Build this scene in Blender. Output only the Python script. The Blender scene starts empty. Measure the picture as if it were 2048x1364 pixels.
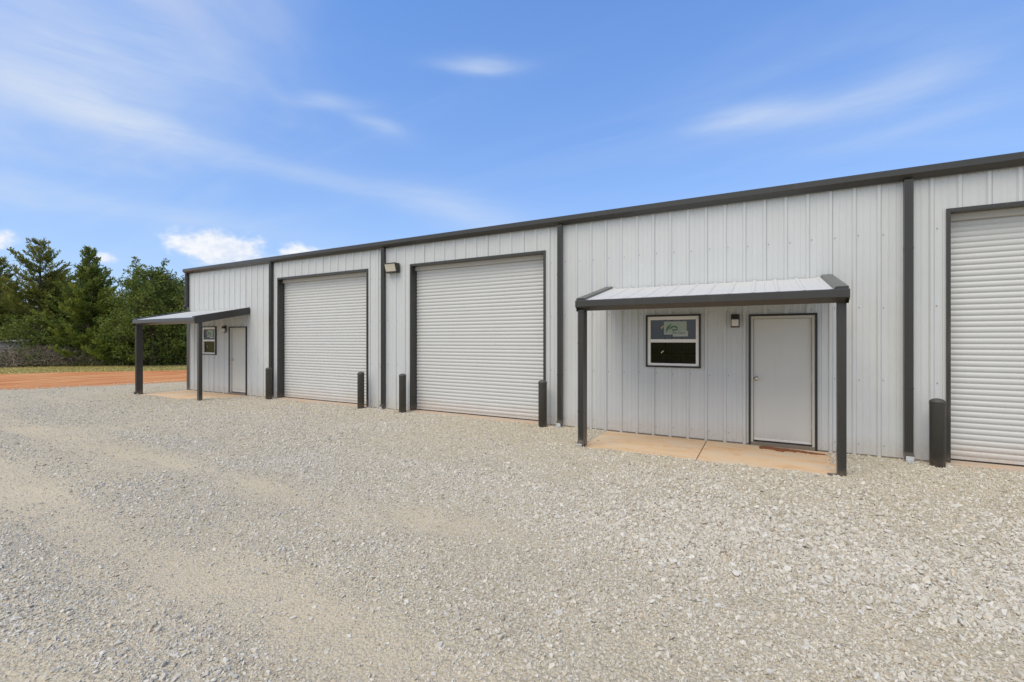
import bpy, bmesh, math, random
import numpy as np
from mathutils import Vector, Matrix

random.seed(7)
rng = np.random.default_rng(7)
scene = bpy.context.scene
C = scene.collection
R = math.radians

# ------------------------------------------------------------------ camera
cam_d = bpy.data.cameras.new('camera')
cam = bpy.data.objects.new('camera', cam_d); C.objects.link(cam)
cam.location = (0.0, -8.8, 1.75)
cam.rotation_euler = (R(90), 0, R(28.68))
cam_d.sensor_width = 36.0
cam_d.lens = 914.0 / 2048.0 * 36.0
cam_d.shift_y = -2.0 / 2048.0
cam_d.clip_start = 0.05
cam_d.clip_end = 3000
scene.camera = cam

# ------------------------------------------------------------------ colour management
scene.render.engine = 'CYCLES'
scene.view_settings.view_transform = 'Standard'
scene.view_settings.look = 'None'
scene.view_settings.gamma = 1.0
scene.view_settings.use_curve_mapping = False
scene.view_settings.exposure = 0.0
scene.cycles.use_denoising = True
scene.cycles.max_bounces = 8
scene.cycles.transparent_max_bounces = 12
scene.cycles.sample_clamp_indirect = 6.0

# ------------------------------------------------------------------ sun and sky
SUN_AZ, SUN_EL = -172.0, 57.0         # degrees: clockwise from +y, above the horizon
sd = bpy.data.lights.new('sun', 'SUN')
sd.energy = 2.25
sd.angle = R(42)
sd.color = (1.0, 0.90, 0.74)
sun = bpy.data.objects.new('sun', sd); C.objects.link(sun)
sdir = Vector((math.sin(R(SUN_AZ)) * math.cos(R(SUN_EL)), math.cos(R(SUN_AZ)) * math.cos(R(SUN_EL)), math.sin(R(SUN_EL))))
sun.rotation_euler = sdir.to_track_quat('Z', 'Y').to_euler()
sun.location = sdir * 60

world = bpy.data.worlds.new('World')
scene.world = world
world.use_nodes = True


class NT:
    """small helper to write node trees"""
    def __init__(self, nt):
        self.nt = nt; self.n = nt.nodes; self.l = nt.links

    def new(self, t, **kw):
        nd = self.n.new(t)
        for k, v in kw.items():
            setattr(nd, k, v)
        return nd

    def put(self, sock, v):
        if v is None:
            return
        if isinstance(v, bpy.types.NodeSocket):
            self.l.new(v, sock)
        else:
            sock.default_value = v

    def m(self, op, a, b=None, c=None, clamp=False):
        nd = self.new('ShaderNodeMath', operation=op, use_clamp=clamp)
        self.put(nd.inputs[0], a); self.put(nd.inputs[1], b)
        if c is not None:
            self.put(nd.inputs[2], c)
        return nd.outputs[0]

    def mix(self, fac, a, b, blend='MIX'):
        nd = self.new('ShaderNodeMix', data_type='RGBA', blend_type=blend)
        nd.clamp_factor = True
        self.put(nd.inputs[0], fac); self.put(nd.inputs[6], a); self.put(nd.inputs[7], b)
        return nd.outputs[2]

    def noise(self, vec, scale, detail=3.0, rough=0.55, dist=0.0):
        nd = self.new('ShaderNodeTexNoise')
        if vec is not None:
            self.l.new(vec, nd.inputs['Vector'])
        nd.inputs['Scale'].default_value = scale
        nd.inputs['Detail'].default_value = detail
        nd.inputs['Roughness'].default_value = rough
        nd.inputs['Distortion'].default_value = dist
        return nd

    def ramp(self, fac, stops, interp='LINEAR'):
        nd = self.new('ShaderNodeValToRGB')
        nd.color_ramp.interpolation = interp
        el = nd.color_ramp.elements
        while len(el) < len(stops):
            el.new(0.5)
        for e, (p, col) in zip(el, stops):
            e.position = p
            e.color = (*col, 1) if isinstance(col, (tuple, list)) else (col, col, col, 1)
        self.l.new(fac, nd.inputs[0])
        return nd.outputs[0]

    def rng(self, v, a, b, c=0.0, d=1.0, smooth=True):
        nd = self.new('ShaderNodeMapRange', clamp=True)
        if smooth:
            nd.interpolation_type = 'SMOOTHSTEP'
        self.put(nd.inputs[0], v)
        for i, q in enumerate((a, b, c, d)):
            nd.inputs[i + 1].default_value = q
        return nd.outputs[0]

    def comb(self, x, y, z):
        nd = self.new('ShaderNodeCombineXYZ')
        for i, v in enumerate((x, y, z)):
            self.put(nd.inputs[i], v)
        return nd.outputs[0]


def build_sky():
    w = NT(world.node_tree)
    w.n.clear()
    out = w.new('ShaderNodeOutputWorld')
    bg = w.new('ShaderNodeBackground')
    bg.inputs['Strength'].default_value = 0.15
    sky = w.new('ShaderNodeTexSky', sky_type='NISHITA', sun_disc=False)
    sky.sun_elevation = R(SUN_EL)
    sky.sun_rotation = R(SUN_AZ)
    sky.air_density = 1.0
    sky.dust_density = 0.6
    sky.ozone_density = 2.0
    base = w.mix(1.0, sky.outputs[0], SKY_TINT, 'MULTIPLY')
    tc = w.new('ShaderNodeTexCoord')
    sep = w.new('ShaderNodeSeparateXYZ'); w.l.new(tc.outputs['Generated'], sep.inputs[0])
    x, y, z = sep.outputs
    az = w.m('MULTIPLY', w.m('ARCTAN2', x, y), 57.29578)
    el = w.m('MULTIPLY', w.m('ARCSINE', z), 57.29578)
    grad = w.rng(el, 4.0, 38.0, 0.80, 1.14)
    base = w.mix(1.0, base, w.comb(grad, grad, grad), 'MULTIPLY')
    # flat cloud-deck coordinates for the high thin cirrus
    zz = w.m('ADD', w.m('MAXIMUM', z, 0.0), 0.12)
    deck = w.comb(w.m('DIVIDE', x, zz), w.m('DIVIDE', y, zz), 0.0)
    mp = w.new('ShaderNodeMapping'); w.l.new(deck, mp.inputs[0])
    mp.inputs['Rotation'].default_value = (0, 0, R(28)); mp.inputs['Scale'].default_value = (0.55, 2.2, 1)
    nz = w.noise(mp.outputs[0], 0.9, 5, 0.55, 0.6)
    fine = w.noise(mp.outputs[0], 4.2, 4, 0.6, 0.9)
    veil = w.rng(nz.outputs[0], 0.42, 0.80)
    streak = w.rng(fine.outputs[0], 0.30, 0.72)
    cirrus = w.m('MULTIPLY', w.m('MULTIPLY', veil, 0.22), w.m('ADD', w.m('MULTIPLY', streak, 0.4), 0.6))
    # warp for the separate wisps
    sky_co = w.comb(w.m('MULTIPLY', az, 0.05), w.m('MULTIPLY', el, 0.16), 0.0)
    wn = w.noise(sky_co, 1.3, 3, 0.5)
    wsep = w.new('ShaderNodeSeparateColor'); w.l.new(wn.outputs[1], wsep.inputs[0])
    azw = w.m('ADD', az, w.m('MULTIPLY', w.m('SUBTRACT', wsep.outputs[0], 0.5), 6.0))
    elw = w.m('ADD', el, w.m('MULTIPLY', w.m('SUBTRACT', wsep.outputs[1], 0.5), 2.4))
    hair_co = w.comb(w.m('MULTIPLY', azw, 0.10), w.m('MULTIPLY', elw, 0.9), 3.0)
    hair = w.rng(w.noise(hair_co, 1.0, 5, 0.62).outputs[0], 0.25, 0.70, 0.60, 1.0)
    total = cirrus
    for (a0, e0, ra, re, tilt, s) in WISPS:
        c_, s_ = math.cos(R(tilt)), math.sin(R(tilt))
        da = w.m('SUBTRACT', azw, a0); de = w.m('SUBTRACT', elw, e0)
        u = w.m('ADD', w.m('MULTIPLY', da, c_ / ra), w.m('MULTIPLY', de, s_ / ra))
        v = w.m('ADD', w.m('MULTIPLY', da, -s_ / re), w.m('MULTIPLY', de, c_ / re))
        d2 = w.m('ADD', w.m('MULTIPLY', u, u), w.m('MULTIPLY', v, v))
        g = w.m('MULTIPLY', w.m('EXPONENT', w.m('MULTIPLY', d2, -1.0)), s)
        total = w.m('ADD', total, w.m('MULTIPLY', g, hair))
    # unseen broken cloud bank added behind the camera to whiten the wall's light
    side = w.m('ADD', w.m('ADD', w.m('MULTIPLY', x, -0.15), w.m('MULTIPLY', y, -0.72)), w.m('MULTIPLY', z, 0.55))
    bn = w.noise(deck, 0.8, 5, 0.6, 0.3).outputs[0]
    added_cover = w.m('MULTIPLY', w.rng(w.m('ADD', w.m('MULTIPLY', side, 0.55), bn), 0.52, 0.98), 0.85)
    # pale band of distant haze low in the sky, all round
    low = w.m('MULTIPLY', w.m('EXPONENT', w.m('DIVIDE', w.m('MAXIMUM', el, 0.0), -13.0)), 0.88)
    base = w.mix(low, base, HAZE_COL)
    base = w.mix(w.m('MINIMUM', total, 0.9), base, CIRRUS_COL)
    base = w.mix(added_cover, base, ADDED_BANK_COL)
    # cumulus heads along the horizon
    cco = w.comb(w.m('MULTIPLY', az, 0.30), w.m('MULTIPLY', el, 0.42), 1.7)
    cn = w.noise(cco, 1.3, 6, 0.58)
    puff = None
    for (a0, e0, ra, re, s) in CUMULUS:
        da = w.m('DIVIDE', w.m('SUBTRACT', az, a0), ra)
        de0 = w.m('SUBTRACT', el, e0)
        de = w.m('DIVIDE', de0, re)
        d = w.m('SQRT', w.m('ADD', w.m('MULTIPLY', da, da), w.m('MULTIPLY', de, de)))
        b = w.m('MULTIPLY', w.m('SUBTRACT', 1.0, d), s)
        puff = b if puff is None else w.m('MAXIMUM', puff, b)
    field = w.m('ADD', puff, w.m('MULTIPLY', w.m('SUBTRACT', cn.outputs[0], 0.5), 1.9))
    cmask = w.rng(field, 0.02, 0.85)
    shade = w.rng(w.noise(cco, 2.6, 4, 0.6).outputs[0], 0.3, 0.7)
    ccol = w.mix(shade, CUM_DARK, CUM_LIGHT)
    base = w.mix(w.m('MULTIPLY', cmask, 0.93), base, ccol)
    w.l.new(base, bg.inputs['Color'])
    w.l.new(bg.outputs[0], out.inputs['Surface'])


SKY_TINT = (0.80, 1.14, 1.54, 1)
HAZE_COL = (3.9, 4.75, 6.4, 1)
CIRRUS_COL = (4.3, 5.0, 6.1, 1)
CUM_LIGHT = (6.5, 6.55, 6.7, 1)
CUM_DARK = (5.1, 5.5, 6.3, 1)
ADDED_BANK_COL = (5.4, 5.5, 5.7, 1)
# azimuth, elevation, half length, half width (degrees), tilt, strength
WISPS = [
    (-73.0, 20.6, 6.5, 1.7, -4, 0.46),
    (-66.0, 20.0, 7.0, 1.3, -8, 0.35),
    (-70.0, 25.0, 10.0, 4.6, 10, 0.50),
    (-52.0, 18.2, 12.0, 1.1, -7, 0.28),
    (-38.0, 16.6, 10.0, 1.7, -8, 0.34),
    (-30.0, 14.0, 8.0, 2.0, -12, 0.28),
    (-50.5, 25.6, 4.2, 0.9, 4, 0.42),
    (-45.0, 24.0, 3.2, 0.9, -8, 0.36),
    (-32.3, 30.9, 4.6, 0.75, 2, 0.60),
    (-2.2, 23.5, 4.6, 1.3, 0, 0.46),
    (5.0, 22.9, 7.5, 1.2, -2, 0.36),
    (13.5, 23.6, 5.5, 1.6, 5, 0.28),
    (12.0, 19.0, 6.0, 0.9, 6, 0.18),
    (-70.0, 12.5, 16.0, 1.2, -2, 0.32),
    (40.0, 24.0, 12.0, 2.2, 6, 0.35), (75.0, 30.0, 14.0, 2.4, -6, 0.4), (110.0, 22.0, 12.0, 2.0, 8, 0.4),
    (150.0, 28.0, 13.0, 2.6, 5, 0.4), (-165.0, 25.0, 12.0, 2.4, -8, 0.4), (-125.0, 24.0, 14.0, 2.2, 6, 0.4), (-100.0, 28.0, 10.0, 2.0, 4, 0.35),
]
CUMULUS = [
    (-61.2, 9.6, 5.4, 2.3, 1.5), (-53.2, 9.6, 3.4, 1.7, 1.4), (-78.2, 8.4, 3.0, 1.3, 1.3), (-70.4, 7.6, 1.2, 0.7, 0.9), (-95.0, 8.5, 5.0, 2.2, 1.4), (-118.0, 7.5, 6.0, 2.4, 1.4), (60.0, 8.0, 6.0, 2.4, 1.4),
    (100.0, 8.5, 7.0, 2.6, 1.4), (135.0, 7.5, 6.0, 2.2, 1.4), (-150.0, 8.0, 6.5, 2.4, 1.4), (170.0, 8.8, 5.0, 2.0, 1.4),
]
build_sky()

# ------------------------------------------------------------------ mesh helpers


class MB:
    """collects shapes; build() links them as ONE mesh object"""
    def __init__(self):
        self.v = []; self.f = []

    def quad(self, a, b, c, d):
        i = len(self.v); self.v += [a, b, c, d]; self.f.append((i, i + 1, i + 2, i + 3)); return self

    def tri(self, a, b, c):
        i = len(self.v); self.v += [a, b, c]; self.f.append((i, i + 1, i + 2)); return self

    def box(self, x0, x1, y0, y1, z0, z1):
        i = len(self.v)
        self.v += [(x0, y0, z0), (x1, y0, z0), (x1, y1, z0), (x0, y1, z0), (x0, y0, z1), (x1, y0, z1), (x1, y1, z1), (x0, y1, z1)]
        self.f += [(i + a, i + b, i + c, i + d) for a, b, c, d in ((3, 2, 1, 0), (4, 5, 6, 7), (0, 1, 5, 4), (1, 2, 6, 5), (2, 3, 7, 6), (3, 0, 4, 7))]
        return self

    def prism_x(self, prof, x0, x1, caps=True):
        """closed (y, z) profile extruded along x"""
        i = len(self.v); n = len(prof)
        self.v += [(x0, p[0], p[1]) for p in prof] + [(x1, p[0], p[1]) for p in prof]
        for k in range(n):
            k2 = (k + 1) % n
            self.f.append((i + k, i + k2, i + n + k2, i + n + k))
        if caps:
            self.f.append(tuple(i + k for k in range(n))[::-1]); self.f.append(tuple(i + n + k for k in range(n)))
        return self

    def lathe(self, prof, c, n=20):
        """(radius, z) profile turned about the vertical through c"""
        i = len(self.v); m = len(prof)
        for r, z in prof:
            for k in range(n):
                a = 2 * math.pi * k / n
                self.v.append((c[0] + r * math.cos(a), c[1] + r * math.sin(a), c[2] + z))
        for j in range(m - 1):
            for k in range(n):
                k2 = (k + 1) % n
                self.f.append((i + j * n + k, i + j * n + k2, i + (j + 1) * n + k2, i + (j + 1) * n + k))
        self.f.append(tuple(i + (m - 1) * n + k for k in range(n)))
        self.f.append(tuple(i + k for k in range(n))[::-1])
        return self

    def tube(self, pts, radii, n=7):
        i0 = len(self.v); prev = None
        for j, (p, r) in enumerate(zip(pts, radii)):
            p = Vector(p)
            d = (Vector(pts[min(j + 1, len(pts) - 1)]) - Vector(pts[max(j - 1, 0)])).normalized()
            s = d.cross(Vector((0.31, 0.87, 0.38))).normalized(); t = d.cross(s)
            for k in range(n):
                a = 2 * math.pi * k / n
                self.v.append(tuple(p + s * (r * math.cos(a)) + t * (r * math.sin(a))))
        for j in range(len(pts) - 1):
            for k in range(n):
                k2 = (k + 1) % n
                self.f.append((i0 + j * n + k, i0 + j * n + k2, i0 + (j + 1) * n + k2, i0 + (j + 1) * n + k))
        self.f.append(tuple(i0 + (len(pts) - 1) * n + k for k in range(n)))
        return self

    def mesh(self, name, mat, bevel=0.0, smooth=False):
        me = bpy.data.meshes.new(name)
        me.from_pydata(self.v, [], self.f)
        bm = bmesh.new(); bm.from_mesh(me)
        if bevel:
            bmesh.ops.remove_doubles(bm, verts=bm.verts, dist=1e-5)
        bmesh.ops.recalc_face_normals(bm, faces=bm.faces)
        if bevel:
            es = [e for e in bm.edges if len(e.link_faces) == 2 and e.calc_face_angle(0) > 0.5]
            bmesh.ops.bevel(bm, geom=es, offset=bevel, segments=2, affect='EDGES', profile=0.5)
        bm.to_mesh(me); bm.free()
        if mat:
            me.materials.append(mat)
        if smooth:
            me.polygons.foreach_set('use_smooth', [True] * len(me.polygons))
        me.update()
        return me

    def build(self, name, mat, parent=None, bevel=0.0, smooth=False, kind=None):
        return link(name, self.mesh(name, mat, bevel, smooth), parent, kind)


def link(name, me, parent=None, kind=None):
    o = bpy.data.objects.new(name, me); C.objects.link(o)
    if parent is not None:
        o.parent = parent
    if kind:
        o['kind'] = kind
    return o


def empty(name, loc=(0, 0, 0), parent=None):
    o = bpy.data.objects.new(name, None); C.objects.link(o)
    o.location = loc
    o.empty_display_size = 0.2
    if parent is not None:
        o.parent = parent
    return o


def tag(o, label=None, cat=None, group=None, kind=None):
    if label: o['label'] = label
    if cat: o['category'] = cat
    if group: o['group'] = group
    if kind: o['kind'] = kind
    return o


def copy_tree(o, parent=None):
    c = o.copy(); C.objects.link(c)
    if parent is not None:
        c.parent = parent
    for ch in list(o.children):
        copy_tree(ch, c)
    return c


# ---- value noise for shaping ground in numpy
_perm = rng.random((256, 256))


def vnoise(x, y):
    x = np.asarray(x, float); y = np.asarray(y, float)
    xi = np.floor(x).astype(int); yi = np.floor(y).astype(int)
    u = x - xi; v = y - yi
    u = u * u * (3 - 2 * u); v = v * v * (3 - 2 * v)
    g = lambda a, b: _perm[a & 255, b & 255]
    return (g(xi, yi) * (1 - u) + g(xi + 1, yi) * u) * (1 - v) + (g(xi, yi + 1) * (1 - u) + g(xi + 1, yi + 1) * u) * v


def fbm(x, y, octv=4):
    s = 0; a = 0.5; t = 0
    for k in range(octv):
        s = s + a * vnoise(x * 2 ** k + 17.3 * k, y * 2 ** k + 5.1 * k); t += a; a *= 0.55
    return s / t


# ------------------------------------------------------------------ materials
def mat(name):
    m_ = bpy.data.materials.new(name); m_.use_nodes = True
    w = NT(m_.node_tree)
    b = w.n['Principled BSDF']
    return m_, w, b


def bump(w, b, h, strength, dist):
    nd = w.new('ShaderNodeBump')
    nd.inputs['Strength'].default_value = strength
    nd.inputs['Distance'].default_value = dist
    w.l.new(h, nd.inputs['Height']); w.l.new(nd.outputs[0], b.inputs['Normal'])


def obj_co(w):
    return w.new('ShaderNodeTexCoord').outputs['Object']


def world_co(w):
    return w.new('ShaderNodeNewGeometry').outputs['Position']


def painted(name, col, rough=0.45, var=0.06, dirt=None, dirt_h=0.35, oil=0.0, metallic=0.0, coat=0.0, streak=0.0):
    """painted sheet metal: faint mottling, soft waves in the sheet, dust thrown up from the ground"""
    m_, w, b = mat(name)
    p = world_co(w)
    n1 = w.noise(p, 1.7, 4, 0.6)
    n2 = w.noise(p, 38.0, 3, 0.6)
    k = w.m('ADD', w.m('MULTIPLY', w.m('SUBTRACT', n1.outputs[0], 0.5), var * 2), 1.0)
    k = w.m('ADD', k, w.m('MULTIPLY', w.m('SUBTRACT', n2.outputs[0], 0.5), var))
    if streak:      # tall soft streaks that vary the tone at random
        sm = w.new('ShaderNodeMapping'); w.l.new(p, sm.inputs[0]); sm.inputs['Scale'].default_value = (4.5, 4.5, 0.22)
        k = w.m('ADD', k, w.m('MULTIPLY', w.m('SUBTRACT', w.noise(sm.outputs[0], 1.0, 4, 0.65).outputs[0], 0.5), streak * 2))
    c = w.mix(1.0, (*col, 1), w.comb(k, k, k), 'MULTIPLY')
    if dirt:
        sep = w.new('ShaderNodeSeparateXYZ'); w.l.new(p, sep.inputs[0])
        splash = w.rng(w.m('ADD', sep.outputs[2], w.m('MULTIPLY', w.m('SUBTRACT', n1.outputs[0], 0.5), 0.35)), 0.0, dirt_h, 1.0, 0.0)
        spots = w.rng(w.noise(p, 22.0, 4, 0.7).outputs[0], 0.35, 0.75)
        f = w.m('MULTIPLY', splash, w.m('ADD', w.m('MULTIPLY', spots, 0.35), 0.14))
        c = w.mix(f, c, (*dirt, 1))
        st = w.new('ShaderNodeMapping'); w.l.new(p, st.inputs[0]); st.inputs['Scale'].default_value = (9, 9, 0.5)
        run = w.rng(w.noise(st.outputs[0], 2.0, 3, 0.6).outputs[0], 0.56, 0.78)
        c = w.mix(w.m('MULTIPLY', run, 0.10), c, (*dirt, 1))
    w.l.new(c, b.inputs['Base Color'])
    w.l.new(w.m('ADD', w.m('MULTIPLY', n2.outputs[0], 0.14), rough - 0.07), b.inputs['Roughness'])
    b.inputs['Metallic'].default_value = metallic
    if coat:
        b.inputs['Coat Weight'].default_value = coat
        b.inputs['Coat Roughness'].default_value = 0.30
    if oil:
        st2 = w.new('ShaderNodeMapping'); w.l.new(p, st2.inputs[0]); st2.inputs['Scale'].default_value = (1, 1, 0.35)
        bump(w, b, w.noise(st2.outputs[0], 5.0, 2, 0.5).outputs[0], oil, 0.02)
    return m_


M = {}
M['wall'] = painted('white_wall_metal', (0.572, 0.592, 0.594), 0.42, 0.05, (0.46, 0.34, 0.22), 0.40, 0.45, streak=0.07)
M['roof'] = painted('white_roof_metal', (0.58, 0.585, 0.575), 0.40, 0.04, None, oil=0.2)
M['trim'] = painted('charcoal_trim', (0.027, 0.0255, 0.0215), 0.38, 0.10, (0.30, 0.23, 0.17), 0.16, 0.10, coat=0.5)
M['bollard'] = painted('bollard_sleeve', (0.066, 0.064, 0.058), 0.55, 0.12, (0.320, 0.260, 0.200), 0.14)
M['curtain'] = painted('roller_curtain', (0.575, 0.585, 0.575), 0.40, 0.04, (0.50, 0.33, 0.20), 0.40, 0.1)
M['hood'] = painted('curtain_hood', (0.50, 0.49, 0.46), 0.5, 0.05)
M['door'] = painted('grey_door', (0.60, 0.60, 0.565), 0.45, 0.03, (0.45, 0.33, 0.22), 0.25, 0.05)
M['door_frame'] = painted('grey_door_frame', (0.60, 0.58, 0.53), 0.45, 0.03)
M['black'] = painted('black_trim', (0.022, 0.020, 0.018), 0.45, 0.1)
M['vinyl'] = painted('white_vinyl', (0.84, 0.82, 0.77), 0.4, 0.02)
M['galv'] = painted('galvanised', (0.62, 0.64, 0.66), 0.38, 0.06, metallic=0.35)
M['alu'] = painted('aluminium_sweep', (0.80, 0.80, 0.79), 0.3, 0.03, metallic=0.4)
M['rubber'] = painted('black_rubber', (0.03, 0.03, 0.03), 0.7, 0.1)
M['brass'] = painted('brushed_nickel', (0.62, 0.57, 0.48), 0.25, 0.05, metallic=1.0)
M['lens'] = painted('prismatic_lens', (0.66, 0.65, 0.60), 0.25, 0.03)
M['lens_warm'] = painted('yellowed_lens', (0.62, 0.58, 0.48), 0.3, 0.04)
M['housing'] = painted('dark_bronze_housing', (0.035, 0.033, 0.030), 0.45, 0.08)
M['interior'] = painted('unlit_interior', (0.26, 0.26, 0.27), 0.8, 0.1)
M['stud'] = painted('wall_stud', (0.015, 0.014, 0.013), 0.7, 0.1)
M['sill'] = painted('bronze_threshold', (0.20, 0.165, 0.13), 0.5, 0.15)
M['screw'] = painted('screw_head', (0.20, 0.19, 0.18), 0.5, 0.1)
M['paper'] = painted('sticker_paper', (0.36, 0.43, 0.37), 0.5, 0.03)
M['paper_white'] = painted('sticker_strip', (0.42, 0.47, 0.43), 0.5, 0.03)
M['green'] = painted('sticker_green', (0.075, 0.17, 0.085), 0.5, 0.05)
M['ink'] = painted('sticker_ink', (0.06, 0.08, 0.07), 0.5, 0.02)
M['tag'] = painted('yellow_tag', (0.62, 0.55, 0.32), 0.5, 0.05)


def glass_mat(name, k, tint):
    m_, w, b = mat(name)
    w.n.remove(b)
    out = w.n['Material Output']
    fr = w.new('ShaderNodeFresnel'); fr.inputs['IOR'].default_value = 1.52
    gl = w.new('ShaderNodeBsdfGlossy'); gl.inputs['Roughness'].default_value = 0.03
    tr = w.new('ShaderNodeBsdfTransparent'); tr.inputs['Color'].default_value = (*tint, 1)
    mx = w.new('ShaderNodeMixShader')
    w.l.new(w.m('MULTIPLY', fr.outputs[0], k, clamp=True), mx.inputs[0])
    w.l.new(tr.outputs[0], mx.inputs[1]); w.l.new(gl.outputs[0], mx.inputs[2])
    w.l.new(mx.outputs[0], out.inputs['Surface'])
    return m_


M['glass'] = glass_mat('window_glass', 1.05, (0.75, 0.78, 0.78))
M['screen'] = glass_mat('screened_glass', 0.40, (0.50, 0.50, 0.50))


def slab_mat():
    m_, w, b = mat('stained_concrete')
    p = world_co(w)
    st = w.new('ShaderNodeMapping'); w.l.new(p, st.inputs[0]); st.inputs['Scale'].default_value = (0.8, 3.0, 1)
    a = w.noise(st.outputs[0], 1.3, 5, 0.62, 0.4).outputs[0]
    c = w.ramp(a, [(0.30, (0.631, 0.381, 0.185)), (0.45, (0.704, 0.501, 0.305)), (0.58, (0.680, 0.525, 0.360)), (0.75, (0.631, 0.560, 0.436))])
    bl = w.noise(p, 3.1, 6, 0.7, 0.5).outputs[0]
    c = w.mix(w.rng(bl, 0.52, 0.70, 0, 0.55), c, (0.62, 0.325, 0.135, 1))
    c = w.mix(w.rng(bl, 0.30, 0.46, 0.50, 0.0), c, (0.58, 0.52, 0.43, 1))
    sp = w.noise(p, 60, 4, 0.7).outputs[0]
    c = w.mix(w.rng(sp, 0.52, 0.75, 0.0, 0.5), c, (0.34, 0.22, 0.13, 1))
    w.l.new(c, b.inputs['Base Color'])
    b.inputs['Roughness'].default_value = 0.85
    bump(w, b, w.noise(p, 120, 4, 0.6).outputs[0], 0.35, 0.004)
    return m_


M['slab'] = slab_mat()


def sill_mat():
    m_, w, b = mat('dusty_concrete')
    p = world_co(w)
    a = w.noise(p, 4.0, 6, 0.7).outputs[0]
    c = w.ramp(a, [(0.30, (0.42, 0.33, 0.25)), (0.50, (0.52, 0.42, 0.33)), (0.68, (0.56, 0.36, 0.21))])
    w.l.new(c, b.inputs['Base Color']); b.inputs['Roughness'].default_value = 0.9
    bump(w, b, w.noise(p, 90, 4, 0.6).outputs[0], 0.4, 0.004)
    return m_


M['sill_concrete'] = sill_mat()


def mud_mat():
    m_, w, b = mat('red_mud')
    p = world_co(w)
    c = w.ramp(w.noise(p, 30, 5, 0.65).outputs[0], [(0.3, (0.15, 0.048, 0.016)), (0.7, (0.30, 0.110, 0.040))])
    w.l.new(c, b.inputs['Base Color']); b.inputs['Roughness'].default_value = 0.9
    return m_


M['mud'] = mud_mat()


def yard_mat():
    """crushed limestone with packed fines; the attribute 'fines' says how packed the yard is"""
    m_, w, b = mat('gravel_bed')
    p = world_co(w)
    at = w.new('ShaderNodeAttribute'); at.attribute_name = 'fines'
    fines = at.outputs['Fac']
    n_mid = w.noise(p, 2.2, 5, 0.62)
    wm = w.new('ShaderNodeMapping'); w.l.new(p, wm.inputs[0]); wm.inputs['Scale'].default_value = (0.22, 2.6, 1); wm.inputs['Rotation'].default_value = (0, 0, R(4))
    lane = w.noise(wm.outputs[0], 1.6, 5, 0.65, 0.3)
    fines = w.m('ADD', fines, w.m('MULTIPLY', w.m('SUBTRACT', lane.outputs[0], 0.5), 0.7))
    fines = w.m('ADD', fines, w.m('MULTIPLY', w.m('SUBTRACT', n_mid.outputs[0], 0.5), 0.5), clamp=True)
    v1 = w.new('ShaderNodeTexVoronoi'); v1.inputs['Scale'].default_value = 48.0; w.l.new(p, v1.inputs['Vector'])
    v2 = w.new('ShaderNodeTexVoronoi'); v2.inputs['Scale'].default_value = 105.0; w.l.new(p, v2.inputs['Vector'])
    s1 = w.new('ShaderNodeSeparateColor'); w.l.new(v1.outputs['Color'], s1.inputs[0])
    s2 = w.new('ShaderNodeSeparateColor'); w.l.new(v2.outputs['Color'], s2.inputs[0])
    stops = [(0.0, (0.387, 0.333, 0.238)), (0.2, (0.514, 0.454, 0.335)), (0.5, (0.595, 0.531, 0.400)), (0.8, (0.700, 0.636, 0.492)), (1.0, (0.607, 0.488, 0.322))]
    c1 = w.ramp(s1.outputs[0], stops)
    c2 = w.ramp(s2.outputs[0], stops)
    gap_shade = w.rng(v1.outputs['Distance'], 0.35, 0.75, 1.0, 0.72)  # shade in the gaps between stones, put into the colour
    sm = w.mix(0.55, c1, c2)
    stone = w.mix(1.0, sm, w.comb(gap_shade, gap_shade, gap_shade), 'MULTIPLY')
    grit = w.noise(p, 210, 4, 0.7)
    fcol = w.ramp(grit.outputs[0], [(0.25, (0.461, 0.368, 0.247)), (0.5, (0.621, 0.524, 0.373)), (0.78, (0.713, 0.634, 0.476))])
    n_fine = w.noise(p, 11.0, 5, 0.7)
    pick = w.rng(w.m('ADD', w.m('ADD', fines, w.m('MULTIPLY', w.m('SUBTRACT', n_fine.outputs[0], 0.5), 0.9)), w.m('MULTIPLY', w.m('SUBTRACT', s1.outputs[1], 0.5), 0.55)), 0.22, 0.90, 0.06, 0.70)
    c = w.mix(pick, stone, fcol)
    tone = w.noise(p, 0.35, 4, 0.6)
    tk = w.m('ADD', w.m('MULTIPLY', w.m('SUBTRACT', tone.outputs[0], 0.5), 0.30), 1.0)
    c = w.mix(1.0, c, w.comb(tk, tk, w.m('MULTIPLY', tk, 0.985)), 'MULTIPLY')
    w.l.new(c, b.inputs['Base Color'])
    b.inputs['Roughness'].default_value = 0.95
    b.inputs['Specular IOR Level'].default_value = 0.25
    h = w.m('ADD', w.m('MULTIPLY', w.m('SUBTRACT', 1.0, v1.outputs['Distance']), w.m('SUBTRACT', 1.0, w.m('MULTIPLY', pick, 0.45))),
            w.m('ADD', w.m('MULTIPLY', w.m('SUBTRACT', 1.0, v2.outputs['Distance']), w.m('SUBTRACT', 0.4, w.m('MULTIPLY', pick, 0.25))), w.m('MULTIPLY', grit.outputs[0], 0.25)))
    bump(w, b, h, 0.9, 0.012)
    return m_


M['yard'] = yard_mat()


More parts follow.
